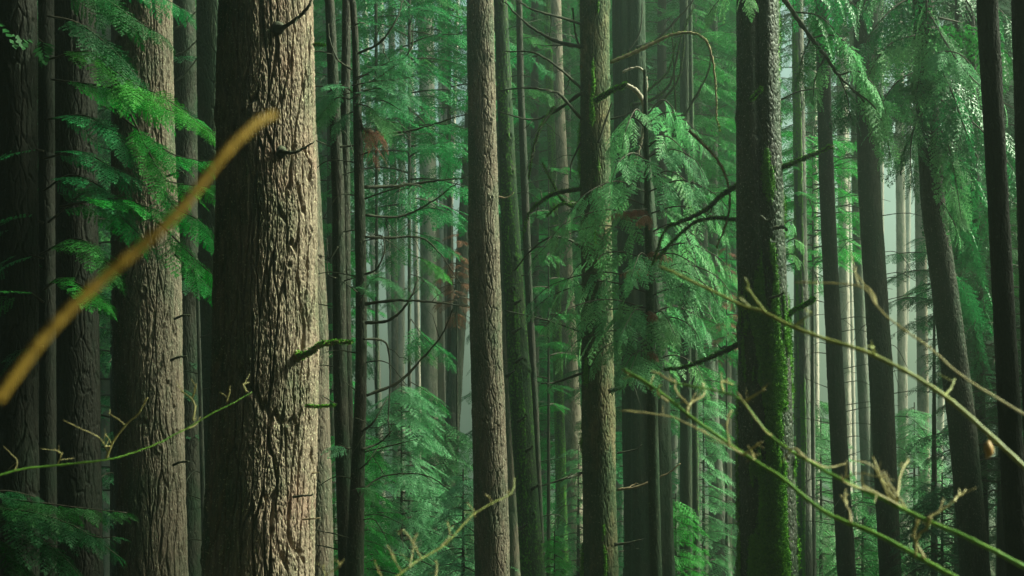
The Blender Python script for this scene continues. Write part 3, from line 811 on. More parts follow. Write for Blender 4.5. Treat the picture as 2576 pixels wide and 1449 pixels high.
rr = np.random.default_rng(5)
for T, xw, n0, ys in ((T20, 2105, 34, (380, 1440)), (T19, 2020, 20, (600, 1440)), (T22, 2200, 26, (300, 1350)), (T15, 1727, 16, (250, 1440)), (T11, 1335, 20, (60, 1400)), (T9, 1300, 10, (60, 700)), (T5, 850, 14, (60, 1400)), (T7, 905, 16, (60, 1400)), (T12b, 1398, 12, (60, 1400)), (T21, 2165, 10, (300, 1400)), (T16, 1790, 7, (800, 1400)), (T2b, 480, 3, (800, 1300)), (TS, 505, 8, (820, 1400)), (T26, 2460, 8, (200, 1400))):
    for k in range(n0):
        y = ys[0] + (ys[1] - ys[0]) * (k + rr.random()) / n0
        p = at(1288, y, T['d']); x = 1288 + (T['cx'](p[2]) - p[0]) / (T['d'] / F)
        sg = rr.choice([-1, 1]); l = rr.uniform(40, 170) * min(1, 22 / T['d']); dr = rr.uniform(-40, 75)
        limb(T, [(x, y), (x + sg * l * 0.55, y + dr * 0.2 - 12), (x + sg * l, y + dr)], 0.008, 0.003, M_LIMB, 'twig', d=[T['d'], T['d'] - 0.1, T['d'] - rr.uniform(-0.4, 0.6)], seed=k, sides=5)

# ================================================================ foliage that the photograph shows close to
# hemlock on the left with sprays lit bright green
TA = trunk("hemlock_tree", "dark hemlock at the left with bright green sprays before the stout furrowed trunk", [(0, 116, 40), (1449, 120, 46)], 13.6, 'black', depth=0.008, seed=5)
for i, (pts, leaf, sz, d) in enumerate([
        ([(120, 150), (220, 130), (320, 200), (420, 250), (545, 345)], 'bright', .60, [13.5, 13.3, 13.2, 13.1, 13.0]), ([(130, 200), (300, 225), (420, 275), (500, 300)], 'bright', .55, [13.5, 13.4, 13.3, 13.3]),
        ([(300, 290), (380, 350), (440, 390), (540, 410)], 'bright', .5, 13.2), ([(320, 270), (400, 430), (440, 460), (545, 470)], 'bright', .5, 13.1),
        ([(380, 440), (440, 520), (500, 555), (548, 620)], 'bright', .5, 13.2), ([(400, 560), (450, 610), (500, 660), (545, 700)], 'bright', .5, 13.25), ([(440, 640), (480, 680), (540, 735)], 'bright', .42, 13.2),
        ([(150, 520), (280, 500), (370, 520), (460, 560)], 'bright', .5, 13.0), ([(120, 560), (230, 480), (320, 560), (400, 640)], 'mid', .55, 13.2),
        ([(110, 400), (200, 380), (280, 420), (350, 450)], 'mid', .555, 13.0), ([(110, 480), (180, 440), (270, 480), (330, 540)], 'mid', .555, 13.1), ([(100, 640), (190, 600), (250, 640), (300, 700)], 'mid', .55, 12.9),
        ([(110, 730), (150, 700), (210, 720), (275, 770)], 'bright', .5, 12.8), ([(110, 760), (60, 730), (20, 760), (-20, 800)], 'mid', .55, 12.9), ([(110, 380), (50, 370), (-10, 400)], 'mid', .55, 13.0),
        ([(110, 560), (60, 550), (0, 590)], 'mid', .55, 13.0), ([(120, 40), (200, 60), (290, 130), (360, 210)], 'dark', .6, 13.2), ([(120, -40), (250, -10), (340, 50), (410, 90)], 'dark', .6, 13.3), ([(120, -90), (280, -60), (400, -10), (470, 30)], 'mid', .5, 13.6),
        ([(110, 650), (50, 640), (-10, 680)], 'mid', .55, 12.9), ([(110, 870), (60, 880), (20, 920)], 'dark', .35, 12.9), ([(120, 300), (210, 290), (280, 330), (330, 390)], 'mid', .55, 13.1)]):
    leafy_limb(TA, pts, d, 'hemlock', leaf, sz * 1.0, 0, dens=1.5, hang=0.28, r0=0.012, seed=i)
# low sprays at the bottom left corner
TB = trunk("hemlock_sapling", "young hemlock in the bottom left corner with wet drooping sprays", [(1240, -40, 14), (1449, -40, 18)], 9.0, 'dark', depth=0.004, top=zv(1180, 9.0))
for i, (pts, sz) in enumerate([([(-40, 1250), (80, 1262), (180, 1275), (320, 1290)], .34), ([(-40, 1275), (90, 1290), (200, 1330), (300, 1400)], .34), ([(-40, 1300), (60, 1330), (150, 1390), (210, 1460)], .34),
                               ([(-40, 1240), (20, 1235), (90, 1250)], .28), ([(-40, 1330), (30, 1380), (80, 1460)], .34), ([(-40, 1265), (120, 1310), (240, 1350), (290, 1350)], .3)]):
    leafy_limb(TB, pts, 8.9, 'hemlock', 'dark', sz, 0, dens=1.5, hang=0.3, r0=0.006, seed=i)

# pale sprays before the trio
for i, (pts, sz) in enumerate([([(880, 250), (930, 225), (985, 225), (1040, 245)], .42), ([(885, 215), (940, 205), (1000, 200), (1050, 190)], .36), ([(880, 250), (850, 245), (815, 280), (800, 300)], .36), ([(890, 260), (930, 270), (960, 300), (1000, 310)], .36),
                               ([(885, 230), (860, 215), (835, 235), (818, 250)], .34), ([(890, 205), (950, 170), (1000, 150), (1030, 165)], .34), ([(890, 280), (870, 290), (850, 310)], .3), ([(900, 770), (940, 700), (985, 710), (1010, 735)], .26), ([(880, 1130), (850, 1120), (838, 1135)], .22), ([(885, 1235), (915, 1225), (940, 1245)], .24)]):
    leafy_limb(T7, pts, 13.3, 'hemlock', 'pale', sz * 1.1, 0, dens=2.2, hang=0.25, r0=0.008, seed=i + 30)
leafy_limb(T7, [(905, 310), (925, 335), (935, 365), (940, 400)], 13.4, 'hemlock', 'rust', 0.3, 0, 1.3, 0.6, 0.005, 'dead_spray')
leafy_limb(T7, [(905, 320), (955, 330), (962, 360), (968, 380)], 13.6, 'hemlock', 'rust', 0.22, 0, 1.2, 0.6, 0.005, 'dead_spray')

# young cedar with fern-like sprays at centre right
TC = trunk("cedar_tree", "young cedar with pale feathery drooping sprays, centre right", [(180, 1622, 8), (600, 1632, 20), (980, 1640, 26), (1449, 1650, 30)], 15.3, 'green', depth=0.005, cell=(0.02, 0.1), top=zv(175, 15.3))
cb = []
rc = np.random.default_rng(77)
for (y0, l, rise) in ((300, 110, 40), (330, 150, 30), (380, 120, 30), (420, 150, 20), (440, 130, 25), (500, 190, 30), (540, 170, 20), (570, 190, 25), (620, 230, 30), (640, 190, 20), (690, 250, 25), (720, 220, 30), (760, 240, 25), (800, 210, 20), (840, 190, 20), (890, 150, 20)):
    for sg in (-1, 1):
        y = y0 + rc.uniform(-25, 25); L = l * rc.uniform(0.8, 1.2) * (1.18 if sg < 0 and y0 > 560 else 0.85 if y0 > 560 else 1)
        if sg < 0 and y0 < 430: L *= 0.55
        x = 1632 + (y - 600) * 0.02
        dep = rc.uniform(-0.75, 0.25)
        leafy_limb(TC, [(x, y), (x + sg * L * .4, y - rise), (x + sg * L * .8, y + 5), (x + sg * L, y + 55)], [15.3, 15.3 + dep * .5, 15.3 + dep, 15.3 + dep * 1.1], 'cedar', 'cedar', rc.uniform(.42, .56), 0, dens=0.88, hang=0.6, r0=0.010, seed=int(y))
for k in range(5):
    y = rc.uniform(380, 900); a = rc.uniform(-100, 100)
    leafy_limb(TC, [(1632, y), (1632 + a * .5, y - 10), (1632 + a, y + 50)], [15.3, 14.9, 14.5], 'cedar', 'cedar', .48, 0, 1.0, 0.7, 0.008, seed=k)
for (x, y) in ((1520, 545), (1650, 800), (1690, 650), (1600, 560), (1655, 900), (1560, 690)):
    leafy_limb(TC, [(1632, y - 20), ((x + 1632) / 2, y - 15), (x, y)], [15.3, 14.9, 14.7], 'cedar', 'rust', .16, 0, 1.0, 0.9, 0.004, 'dead_spray', seed=x)

# right-hand cedar: long limbs hung with glossy sprays
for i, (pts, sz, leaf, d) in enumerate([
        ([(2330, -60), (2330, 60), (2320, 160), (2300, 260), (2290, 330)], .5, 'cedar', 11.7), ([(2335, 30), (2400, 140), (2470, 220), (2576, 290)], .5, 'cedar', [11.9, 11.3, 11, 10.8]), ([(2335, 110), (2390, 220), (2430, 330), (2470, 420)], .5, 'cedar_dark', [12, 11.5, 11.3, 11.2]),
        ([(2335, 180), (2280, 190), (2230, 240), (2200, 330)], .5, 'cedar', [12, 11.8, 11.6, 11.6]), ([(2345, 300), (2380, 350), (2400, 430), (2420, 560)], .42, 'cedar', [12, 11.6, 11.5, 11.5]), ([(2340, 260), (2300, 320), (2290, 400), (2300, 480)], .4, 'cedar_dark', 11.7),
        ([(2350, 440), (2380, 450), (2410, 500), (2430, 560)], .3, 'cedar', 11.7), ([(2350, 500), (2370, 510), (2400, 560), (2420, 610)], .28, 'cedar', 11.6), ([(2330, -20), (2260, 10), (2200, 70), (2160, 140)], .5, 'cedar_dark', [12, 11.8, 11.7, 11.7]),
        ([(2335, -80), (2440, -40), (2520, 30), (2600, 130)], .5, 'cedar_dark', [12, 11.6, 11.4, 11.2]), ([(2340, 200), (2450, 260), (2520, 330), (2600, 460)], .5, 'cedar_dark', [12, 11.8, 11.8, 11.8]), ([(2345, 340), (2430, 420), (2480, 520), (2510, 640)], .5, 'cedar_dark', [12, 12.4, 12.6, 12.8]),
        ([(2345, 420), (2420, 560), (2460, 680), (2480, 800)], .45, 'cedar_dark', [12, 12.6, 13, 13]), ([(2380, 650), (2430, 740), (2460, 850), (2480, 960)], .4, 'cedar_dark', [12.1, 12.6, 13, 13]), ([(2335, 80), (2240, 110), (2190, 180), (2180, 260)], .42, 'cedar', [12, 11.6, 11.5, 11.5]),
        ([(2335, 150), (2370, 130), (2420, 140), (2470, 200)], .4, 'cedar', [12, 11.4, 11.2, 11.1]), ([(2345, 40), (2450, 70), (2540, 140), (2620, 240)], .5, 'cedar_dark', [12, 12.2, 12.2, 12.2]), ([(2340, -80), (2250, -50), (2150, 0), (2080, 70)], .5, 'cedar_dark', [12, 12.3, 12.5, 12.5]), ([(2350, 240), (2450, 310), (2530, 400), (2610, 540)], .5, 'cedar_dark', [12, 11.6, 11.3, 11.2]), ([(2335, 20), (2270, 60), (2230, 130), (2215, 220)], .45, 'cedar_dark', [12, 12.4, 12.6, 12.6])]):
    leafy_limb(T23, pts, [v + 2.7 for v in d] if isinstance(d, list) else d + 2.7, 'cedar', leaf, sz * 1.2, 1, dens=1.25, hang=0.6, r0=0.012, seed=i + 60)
limb(T18, [(1955, -30), (1995, 30), (2040, 95), (2075, 140), (2110, 190), (2145, 225), (2180, 265)], 0.030, 0.008, M_LIMB, 'leafless_limb', d=[13.6, 13.8, 13.9, 13.9, 14.0, 14.0, 14.0])
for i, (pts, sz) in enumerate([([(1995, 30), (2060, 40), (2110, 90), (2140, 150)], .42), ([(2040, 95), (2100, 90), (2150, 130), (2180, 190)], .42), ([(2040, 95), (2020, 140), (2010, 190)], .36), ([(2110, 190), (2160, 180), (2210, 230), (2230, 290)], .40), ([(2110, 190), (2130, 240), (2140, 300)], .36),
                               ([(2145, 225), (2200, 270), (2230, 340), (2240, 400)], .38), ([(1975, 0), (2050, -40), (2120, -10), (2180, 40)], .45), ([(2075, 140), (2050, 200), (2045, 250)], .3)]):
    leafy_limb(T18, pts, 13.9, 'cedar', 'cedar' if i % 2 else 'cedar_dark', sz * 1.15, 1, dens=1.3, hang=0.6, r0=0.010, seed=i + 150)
for i, (pts, sz) in enumerate([([(1850, -40), (1830, -20), (1800, 10), (1780, 40)], .35), ([(1870, -50), (1880, -20), (1900, 5)], .3), ([(1975, 560), (1990, 555), (2000, 570)], .2), ([(1978, 610), (2000, 600), (2018, 615)], .2), ([(1978, 640), (1995, 640), (2010, 655)], .2)]):
    leafy_limb(T18, pts, 13.1, 'cedar', 'cedar', sz, 0, 1.2, 0.6, 0.006, seed=i + 190)

# ================================================================ conifers in the middle distance
TM = conifer("thin hemlock whose green layered sprays hang between the close trio and the branchless trunk", 1030, 25, 9, 560, -420, 60, 2.3, 'mid', 'slate', seed=1, shape='col')
for i, (pts, lf, sz) in enumerate([([(1032, 800), (1070, 850), (1110, 880), (1140, 915)], 'mid', .55), ([(1032, 830), (1060, 880), (1080, 905)], 'mid', .5), ([(1032, 560), (1000, 590), (960, 640)], 'mid', .6), ([(1032, 640), (1070, 655), (1115, 690)], 'bright', .55),
                                   ([(1032, 690), (1060, 700), (1090, 735)], 'pale', .5), ([(1032, 610), (990, 640), (955, 690)], 'bright', .55), ([(1032, 960), (1080, 990), (1120, 1035)], 'mid', .5), ([(1032, 580), (1090, 600), (1150, 640)], 'mid', .6), ([(1032, 720), (1000, 740), (975, 770)], 'pale', .45)]):
    leafy_limb(TM, pts, [25, 24.7, 24.4, 24.3][:len(pts)], 'hemlock', lf, sz, 1, dens=1.4, hang=0.3, r0=0.010, seed=i + 300)
conifer("hemlock with dark sprays high behind the branchless trunk's left side", 1130, 30, 10, 420, -420, 60, 2.6, 'mid', 'dark', seed=2, shape='col')
conifer("hemlock filling the gap between the knobbly green trunk and the pale pinkish trunk", 1345, 38, 22, 1150, -420, 130, 2.4, 'mid', 'dark', seed=3, shape='col')
conifer("slim hemlock whose sprays hide parts of the pale pinkish trunk", 1380, 26.5, 10, 1060, 420, 15, 0.95, 'mid', 'dark', seed=17, shape='col')
conifer("hemlock behind the top of the pale pinkish trunk", 1425, 39, 24, 420, -420, 55, 2.6, 'mid', 'slate', seed=4, shape='col')
conifer("bushy hemlock behind the fluted cedar trunk, green from top to bottom", 1665, 31, 26, 1050, -420, 130, 2.6, 'mid', 'dark', seed=5, shape='col')
conifer("hemlock with yellow-green sprays just left of the twin-stemmed trunk", 1795, 36, 22, 900, -420, 105, 2.2, 'bright', 'slate', seed=6, shape='col')
conifer("slim hemlock with pale layered sprays right of the twin-stemmed trunk", 2045, 26, 15, 680, 330, 40, 1.35, 'bright', 'slate', seed=7, shape='col')
conifer("hemlock high behind the diagonal leafy limb", 2010, 38, 26, 380, -420, 60, 2.6, 'mid', 'slate', seed=8, shape='col')
conifer("dusky hemlock high above the bright fog gap at the right", 2200, 33, 20, 400, -420, 80, 2.8, 'dark', 'slate', seed=9, shape='col')
conifer("dark hemlock just left of the black leaning trunk, sprays down to its foot", 2520, 16.5, 24, 1250, 480, 60, 0.95, 'dark', 'black', seed=10, shape='col', lod=1)
conifer("small hemlock with a dark green tier in the bright fog gap", 2350, 23, 16, 800, 590, 14, 1.0, 'mid', 'dark', seed=11, shape='col')
conifer("leafy hemlock showing between the thickest trunk and the slender trio", 832, 25, 20, 1450, -420, 95, 1.1, 'bright', 'dark', seed=12, shape='col')
conifer("dark hemlock behind the gap at the far left", 290, 21, 24, 1300, -420, 80, 1.5, 'dark', 'black', seed=13, shape='col')
conifer("dim hemlock behind the dark gap left of the thickest trunk", 500, 25, 20, 1449, 300, 55, 1.2, 'dark', 'black', seed=14, shape='col')
conifer("dark hemlock far at the right edge behind the black trunks", 2560, 22.5, 24, 1449, 250, 80, 1.9, 'dark', 'black', seed=15, shape='col')
conifer("dusky hemlock behind the curving cedar trunk's top", 2410, 20.8, 18, 330, -420, 50, 1.8, 'dark', 'black', seed=16, shape='col')

# young conifers along the bottom
for i, (lab, x, d, y_top, nb, L, leaf) in enumerate([
        ("largest feathery young hemlock low in front of the misty trunks", 1010, 23, 965, 75, 2.1, 'pale'), ("young hemlock against the left of the branchless trunk's lower half", 1120, 26, 1060, 60, 1.9, 'pale'),
        ("young hemlock low behind the slender trio's feet", 905, 21, 1090, 55, 1.4, 'bright'), ("small rounded young hemlock at the bottom between knobbly trunk and mossy trunk", 1395, 22, 1345, 34, 0.75, 'bright'),
        ("young hemlock filling the misty gap below the pale pinkish trunk", 1400, 37, 930, 60, 2.1, 'bright'), ("young hemlock below the misty slanting trunk", 1770, 29, 1000, 50, 1.7, 'pale'),
        ("young hemlock in the mist under the bright fog gap", 2300, 26, 1020, 60, 1.9, 'pale'), ("low young hemlock between the split-edged and the straight dark trunk", 2065, 29, 1060, 50, 1.8, 'pale'),
        ("dim young hemlock at the foot of the straight dark brown trunk", 2170, 25, 1230, 45, 1.5, 'mid'), ("dark young hemlock at the bottom right by the curving cedar trunk", 2370, 19, 1200, 50, 1.5, 'dark'),
        ("young hemlock beyond the feathery one, deeper in the mist", 1075, 36, 1000, 50, 2.3, 'mid'), ("young hemlock at the bottom right of the fluted cedar's foot", 1700, 24, 1250, 44, 1.3, 'bright'), ("young hemlock in the slit between the knobbly trunk and the mossy ochre-edged trunk, low down", 1455, 27, 1130, 44, 1.2, 'pale'), ("young hemlock behind the fluted cedar's left edge, near the bottom", 1572, 27, 1080, 44, 1.3, 'mid'),
        ("young hemlock touching the branchless trunk's foot on its left", 1165, 21, 1190, 44, 1.1, 'pale'), ("young hemlock deep behind the bright moss band trunk's right", 2050, 40, 1000, 50, 2.6, 'mid')]):
    conifer(lab, x, d, 10, 1700, y_top, int(nb * 1.5), L, leaf, 'dark', seed=30 + i, dens=0.85, hang=0.32, lod=0 if i == 0 else 1, elev=(-2, 18), sag=(0.2, 0.4), name='young_hemlock')
TR = conifer("small dead conifer with rusty needles beside the branchless trunk", 1150, 27, 9, 790, 590, 16, 0.7, 'rust', 'dark', seed=50)
TR2 = conifer("small dead conifer with rusty needles left of the twin-stemmed trunk", 1828, 30, 9, 900, 620, 16, 0.7, 'rust', 'dark', seed=51)

# ================================================================ trunks fading into the mist
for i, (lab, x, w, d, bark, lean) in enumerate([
        ("broad pale trunk fading in the mist left of the branchless trunk", 1078, 42, 66, 'misted', 6), ("brown-green trunk at the mist's right side behind the young hemlocks", 1130, 24, 50, 'pale', 10), ("dark leaning trunk in the mist close to the branchless trunk", 1160, 36, 30, 'slate', -45),
        ("slim slate trunk in the mist right of the slender trio", 992, 17, 52, 'pale', 8), ("thread-thin stem in the mist just right of the slender trio", 948, 8, 24, 'green', 2), ("misty pale trunk right of the straight dark trunk", 2124, 26, 60, 'misted', 10),
        ("pale misty trunk between the split-edged and straight dark trunks", 2048, 22, 55, 'misted', 5), ("pale trunk in the bright fog gap, nearest the straight dark brown trunk", 2268, 24, 62, 'misted', 8), ("pale trunk at the right side of the bright fog gap", 2318, 28, 52, 'pale', 10)]):
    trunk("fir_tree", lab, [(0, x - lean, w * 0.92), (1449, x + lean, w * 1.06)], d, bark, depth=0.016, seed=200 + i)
FARLAB = "faint slim conifer trunk fading into the mist far behind"
rf = np.random.default_rng(21)
for i in range(24):
    d = rf.uniform(55, 120)
    x = rf.uniform(-60, 2640)
    if i < 6: x = 935 + 42 * i + rf.uniform(-16, 16)
    elif i < 15: x = 2030 + 40 * (i - 6) + rf.uniform(-20, 20)
    if i < 15: d = rf.uniform(85, 125)
    w = (rf.uniform(0.25, 0.5) if i < 15 else rf.uniform(0.35, 0.8)) * F / d
    ln = rf.uniform(-18, 26)
    trunk("fir_tree", FARLAB, [(0, x - ln, w * 0.85), (700, x + rf.uniform(-9, 9), w), (1449, x + ln, w * 1.15)], d, ('misted' if i < 15 else rf.choice(['pale', 'slate', 'brown'])), depth=0.012, res=(0.10, 0.35), seed=300 + i, group="trunks fading into the mist")

# conifers far behind: four crowns, each shared by copies
far_cr = []
for v in range(4):
    g = Geo(); r4 = np.random.default_rng(400 + v)
    crown_geo(g, 0.0, 0.0, 0.0, 26.0, 190, 4.2, 'hemlock', 2, r4, 1.5, (0, 20), (0.25, 0.5), 'cone' if v % 2 else 'col', 0.3, 1.1)
    far_cr.append(g.mesh('crown', [LEAF['mid'], M_TWIG]))
rb = np.random.default_rng(31)
FL2 = "tall conifer far behind, its green crown dim in the mist"
k = 0
for row, (d0, n) in enumerate(((50, 22), (66, 26), (90, 34))):
    for j in range(n):
        x = -250 + 3080 * (j + rb.uniform(0.1, 0.9)) / n; d = d0 + rb.uniform(-5, 6)
        open_ = 850 < x < 1270 or 1930 < x < 2460
        if open_: continue
        near_ = 700 < x < 1400 or 1800 < x < 2600
        yl = rb.uniform(60, 230) if open_ else rb.uniform(800, 1150)
        if row == 2 and not open_: yl = rb.uniform(500, 800)
        T = trunk("hemlock_tree", FL2, [(0, x, 0.30 * F / d), (1449, x, 0.42 * F / d)], d, 'pale' if open_ else 'slate', depth=0.01, res=(0.10, 0.35), seed=500 + k, group="conifers far behind in the mist", top=zv(yl, d) + 24)
        c = bpy.data.objects.new('crown', far_cr[k % 4]); COL.objects.link(c); c.parent = T['tree']
        zl = zv(yl, d)
        c.location = (0, 0, zl - T['base'][2]); c.rotation_euler = (0, 0, rb.uniform(0, 6.28)); sc_ = 0.55 if near_ else 1.0; c.scale = (sc_, sc_, 1)
        k += 1

# unseen conifers, added to block light from behind, above and both sides
for i, (x, y, z0, z1, L) in enumerate([(-7.2, 8, 4.5, 16, 3.2), (-7.0, 13, 5.5, 18, 3.0), (-9.5, 17, 6, 20, 3.4), (-8, 3.5, 3.5, 14, 3.2), (-4.2, 3.0, 3.2, 12, 2.4), (-12, 11, 2, 18, 3.6), (-10, 22, 8, 20, 3),
                                       (-3.4, 1.6, 3.4, 12, 2.4), (-6, -4, 0.5, 18, 3.6), (-1.5, -6.5, 0.5, 18, 3.6), (4, -6, 0.5, 18, 3.6), (10, -4, 0, 16, 3.4), (-11, -3, 0.5, 18, 3.8), (0.5, -13, 0, 20, 4), (8, -13, 0, 20, 4), (-8, -12, 0, 20, 4), (-0.5, 0.5, 5.5, 16, 2.6), (-3, 6.0, 6.2, 16, 2.2), (3.4, 6.6, 6.2, 14, 3.0), (-4.6, 9.6, 7.0, 16, 3.0), (3.0, 3.0, 6.8, 14, 2.6),
                                       (6.6, 8.4, -0.5, 12, 2.0), (7.4, 14.0, -1, 4.0, 1.3), (5.2, 6.6, -0.5, 4.2, 1.9), (9.5, 17, -1, 5.0, 2.6), (9.8, 11.5, -1, 5, 2.8), (9.2, 7.6, -1, 13, 1.6), (11.5, 21.3, -1, 14, 1.9)]):
    side = "left" if x < -3.2 else "right"
    g0 = float(ground_z(x, y))
    t = thing("hemlock_tree", ("unseen hemlock added for shade behind the viewpoint" if y < 0.6 else "unseen hemlock added for shade outside the %s edge of the view" % side), "tree", (x, y, g0), "unseen hemlocks added for shade")
    g = Geo(); P = np.array([[x, y, z] for z in np.linspace(g0 - 0.2, z1, 12)]); tube(g, P, np.linspace(0.22 if L > 1 else 0.03, 0.03 if L > 1 else 0.006, 12), 10); g.build('trunk', [BARK['dark']], t)
    g = Geo(); crown_geo(g, x, y, z0, z1, int(15 * (z1 - z0)), L, 'hemlock', 2, np.random.default_rng(700 + i), min(1.1, L), (0, 22), (0.25, 0.5), 'cone' if x > 0 and False else 'col', 0.3, 1.5)
    g.build('crown', [LEAF['dark'], M_TWIG], t)

# ================================================================ undergrowth
g = Geo(); ru = np.random.default_rng(61)
for k in range(2600):
    y = 18 + 62 * ru.random() ** 1.3; x = ru.uniform(-0.45, 0.45) * y
    z = float(ground_z(x, y)); s = ru.uniform(0.5, 1.1)
    for q in range(5):
        a = ru.uniform(0, 6.28); e = ru.uniform(0.3, 1.0)
        put_frond(g, 'cedar', 2, np.array([x, y, z]), np.array([math.cos(a), math.sin(a), e]), np.array([0, 0, 1.0]), s, ru, 0, 0.7)
o = g.build('undergrowth', [LEAF['mid']]); o['kind'] = 'stuff'
o['label'] = "green fern undergrowth covering the forest floor"; o['category'] = "undergrowth"

# ================================================================ bare twigs close to the camera
def twig_branch(label, main, d, r0, r1, mat, sides, mat2=None, bud=True, fine=0, seed=0, name='bare_branch'):
    r = np.random.default_rng(seed)
    dd = np.linspace(d[0], d[1], len(main)) if isinstance(d, tuple) else np.full(len(main), d)
    P = smooth_path([at(x, y, q) for (x, y), q in zip(main, dd)], 14 * len(main))
    t = thing(name, label, "branch", P[0])
    n = len(P); P = P + np.cumsum(r.normal(0, 0.00010 * np.mean(d), P.shape), 0)
    rad = np.linspace(r0, r1, n) * (0.74 if bud else np.linspace(1.05, 0.8, n))
    for k in np.linspace(6, n - 6, max(3, len(main) * 2)).astype(int): rad[k] *= (1.18 if bud else 1.05)
    g = Geo(); tube(g, P, rad, 10); g.build('stem', [mat], t)
    xs = np.array([m[0] for m in main]); ys = np.array([m[1] for m in main])
    for (pts, w) in sides:
        i = int(np.argmin((xs - pts[0][0]) ** 2 + (ys - pts[0][1]) ** 2)); q = dd[i]
        dep = r.uniform(-0.12, 0.12)
        S = smooth_path([at(x, y, q + dep * j / len(pts)) for j, (x, y) in enumerate(pts)], 7 * len(pts))
        S = S + np.cumsum(r.normal(0, 0.0009, S.shape), 0) * np.linspace(0, 1, len(S))[:, None]
        rs = np.linspace(w * q / F * 0.38, w * q / F * 0.17, len(S))
        if bud: rs[-4:-1] *= (1.2, 1.5, 1.1)
        g = Geo(); tube(g, S, rs, 7)
        for b in range(r.integers(1, 4)):
            j = r.integers(2, len(S) - 2); L = r.uniform(0.010, 0.035) * q / 2.5
            dv = unit(unit(S[j + 1] - S[j]) + r.normal(0, 0.7, 3))
            B = np.array([S[j] + dv * L * s for s in np.linspace(0, 1, 5)])
            tube(g, B, rs[j] * np.array([0.6, 0.5, 0.42, 0.55, 0.2]), 6)
        g.build('side_twig', [mat2 or mat], t)
    return t


twig_branch("thick blurred ochre branch rising before the stoutest trunks at left", [(-10, 1010), (110, 850), (240, 722), (430, 560), (560, 400), (640, 320), (692, 288)], (0.72, 0.78), 0.0027, 0.0029, M_OCHRE, [], bud=False)
twig_branch("thin bare twig curving across the lower left with upright buds", [(-10, 1198), (60, 1180), (150, 1168), (265, 1152), (335, 1133), (400, 1107), (455, 1075), (530, 1030), (590, 1000), (632, 972)], (4.1, 4.4), 0.0048, 0.0020, M_STEMGREEN,
            [([(268, 1152), (285, 1110), (315, 1070), (345, 1040), (362, 1003)], 9), ([(272, 1140), (255, 1108), (222, 1090), (160, 1062)], 5), ([(280, 1118), (265, 1085)], 5), ([(312, 1068), (285, 1045), (272, 1038)], 6),
             ([(485, 1058), (492, 1020), (482, 998), (462, 980)], 7), ([(484, 1000), (496, 970)], 6), ([(570, 1010), (578, 985), (580, 968)], 6), ([(620, 985), (612, 968), (625, 958)], 8), ([(145, 1168), (155, 1140), (140, 1125)], 5),
             ([(36, 1185), (42, 1160), (10, 1125)], 4), ([(450, 1085), (490, 1070), (510, 1045)], 5), ([(150, 1140), (135, 1128)], 4)], M_STEMTAN, seed=1)
twig_branch("uppermost bare olive twig crossing the mossy twin-stemmed trunk at the right", [(2600, 1195), (2480, 1085), (2360, 985), (2200, 895), (2060, 848), (1985, 818), (1925, 785), (1870, 768), (1760, 715), (1660, 668)], (2.2, 2.5), 0.0050, 0.0030, M_STEMOLIVE,
            [([(1925, 785), (1900, 752), (1875, 698)], 10), ([(1885, 772), (1860, 745)], 7), ([(2200, 895), (2196, 872), (2190, 862)], 9), ([(2375, 1000), (2380, 985), (2398, 955)], 9), ([(1990, 825), (2035, 790), (2030, 770)], 7), ([(2485, 1085), (2490, 1130)], 8)], seed=2)
twig_branch("bare tan twig high at the right before the straight dark brown trunk", [(2640, 1080), (2440, 960), (2340, 875), (2250, 810), (2205, 770), (2160, 720), (2000, 712)], (2.2, 2.4), 0.0022, 0.0017, M_STEMTAN, [([(2205, 770), (2195, 735), (2160, 690)], 9), ([(2160, 720), (2140, 640)], 6)], seed=3)
twig_branch("long bright green bare twig sloping down to the bottom right", [(2440, 1475), (2330, 1412), (2200, 1340), (2080, 1290), (1960, 1200), (1870, 1145), (1730, 1050), (1640, 980), (1560, 932)], (2.3, 2.7), 0.0058, 0.0030, M_STEMGREEN,
            [([(1870, 1145), (1780, 1090), (1700, 1050), (1570, 1025)], 7), ([(1730, 1050), (1733, 1020), (1765, 995), (1760, 965)], 9), ([(1733, 1020), (1700, 985), (1690, 950)], 8), ([(1870, 1145), (1895, 1125), (1915, 1105)], 9), ([(1890, 1135), (1900, 1150)], 6),
             ([(1640, 980), (1615, 955), (1560, 930)], 9), ([(2140, 1315), (2135, 1275), (2115, 1240)], 9), ([(2130, 1270), (2120, 1225)], 7), ([(2325, 1405), (2300, 1350), (2310, 1300)], 12), ([(1835, 1120), (1828, 1060), (1848, 1030)], 7), ([(1680, 1010), (1655, 985), (1660, 960)], 7)], M_STEMTAN, seed=4)
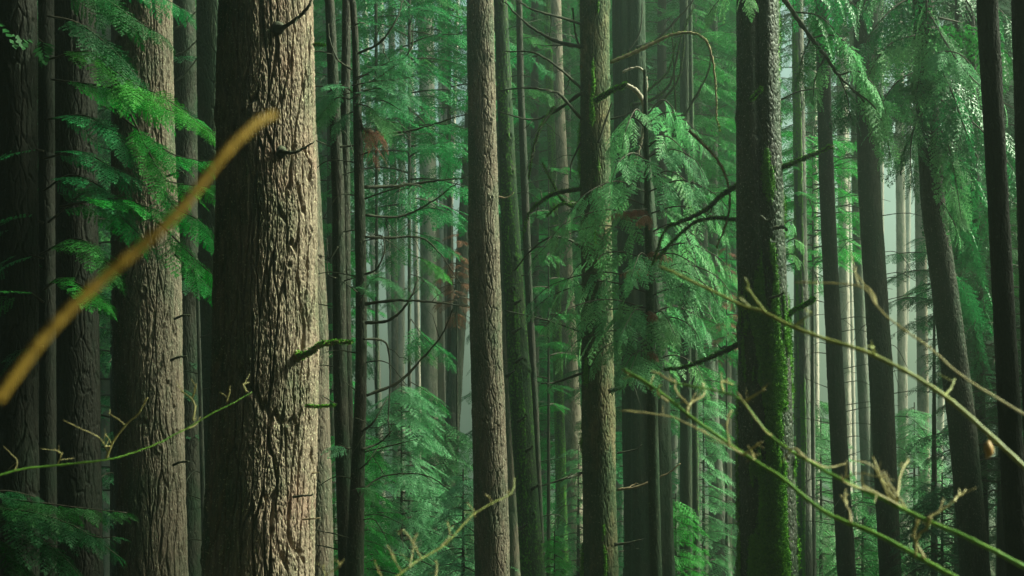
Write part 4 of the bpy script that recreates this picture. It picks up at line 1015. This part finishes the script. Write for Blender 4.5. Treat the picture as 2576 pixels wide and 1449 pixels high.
twig_branch("middle green bare twig with a thicket of tan twiglets at the lower right", [(2620, 1450), (2480, 1372), (2370, 1320), (2250, 1265), (2120, 1205), (2030, 1155), (1940, 1095), (1870, 1010), (1820, 985), (1690, 960)], (2.2, 2.6), 0.0052, 0.0022, M_STEMGREEN,
            [([(2260, 1270), (2230, 1225), (2195, 1150)], 9), ([(2255, 1262), (2265, 1200), (2292, 1150)], 10), ([(2250, 1265), (2180, 1225), (2160, 1200)], 7), ([(2270, 1275), (2200, 1240), (2140, 1215), (2120, 1190)], 7), ([(2120, 1205), (2160, 1190), (2240, 1200)], 6),
             ([(2340, 1300), (2330, 1330), (2308, 1350), (2310, 1395)], 12), ([(2330, 1305), (2390, 1270), (2430, 1235)], 8), ([(2400, 1262), (2415, 1240)], 8), ([(2030, 1155), (2080, 1175), (2130, 1170)], 7), ([(1870, 1010), (1910, 990), (1920, 985)], 8), ([(1820, 985), (1815, 960), (1840, 965)], 8), ([(1690, 960), (1640, 930)], 7),
             ([(2240, 1260), (2200, 1180), (2150, 1165)], 6), ([(2280, 1280), (2240, 1215), (2230, 1180)], 7), ([(2030, 1155), (2000, 1130), (1980, 1170)], 8), ([(1940, 1095), (1920, 1080), (1850, 985)], 6)], M_STEMTAN, seed=5)
twig_branch("bare yellowish twig fanning up at bottom centre before the branchless trunk", [(960, 1475), (1020, 1435), (1060, 1405), (1120, 1370), (1165, 1325), (1195, 1295), (1240, 1268), (1285, 1242), (1295, 1205)], (2.5, 2.7), 0.0023, 0.0014, M_STEMOLIVE,
            [([(1195, 1300), (1190, 1285), (1178, 1270)], 4), ([(1060, 1405), (1040, 1375), (1015, 1340), (1000, 1345)], 5), ([(1030, 1430), (1040, 1380), (1055, 1350)], 4), ([(1010, 1440), (990, 1405), (975, 1375)], 4), ([(1110, 1375), (1130, 1345), (1120, 1310)], 4), ([(1090, 1470), (1100, 1430), (1098, 1405)], 5), ([(970, 1470), (945, 1420), (938, 1405)], 4), ([(1240, 1268), (1225, 1240)], 4), ([(1280, 1245), (1270, 1225)], 4)], M_STEMTAN, seed=6)
twig_branch("tiny bare twig at the bottom by the thickest trunk's foot", [(808, 1470), (830, 1440), (855, 1425), (872, 1405)], 2.6, 0.0019, 0.0011, M_STEMTAN, [([(820, 1450), (812, 1420)], 4), ([(855, 1425), (850, 1400)], 4)], seed=7)
b = thing("hanging_bud", "orange bud hanging from the olive twig at the right edge", "bud", at(2487, 1112, 2.2))
P = smooth_path([at(2487, 1108, 2.2), at(2486, 1122, 2.2), at(2488, 1140, 2.2), at(2480, 1152, 2.2)], 14)
g = Geo(); tube(g, P, 0.0075 * np.sin(np.linspace(0.15, 3.0, 14)), 9); g.build('husk', [M_BUD], b)

# ================================================================ the mist
xs, ys, zs = (-165, 165), (-32, 250), (float(ground_z(0, 240)) - 3.5, 48)
V = [(x, y, z) for x in xs for y in ys for z in zs]
me = bpy.data.meshes.new("haze")
me.from_pydata(V, [], [(0, 1, 3, 2), (4, 6, 7, 5), (0, 4, 5, 1), (2, 3, 7, 6), (0, 2, 6, 4), (1, 5, 7, 3)])
hz = bpy.data.objects.new("haze", me); COL.objects.link(hz); hz['kind'] = 'stuff'
m, t, out = new_mat("haze")
pv = N(t, "ShaderNodeVolumePrincipled")
pv.inputs["Color"].default_value = (0.72, 0.91, 0.75, 1)
pv.inputs["Density"].default_value = HAZE
pv.inputs["Anisotropy"].default_value = 0.75
t.links.new(pv.outputs[0], out.inputs["Volume"])
me.materials.append(m)
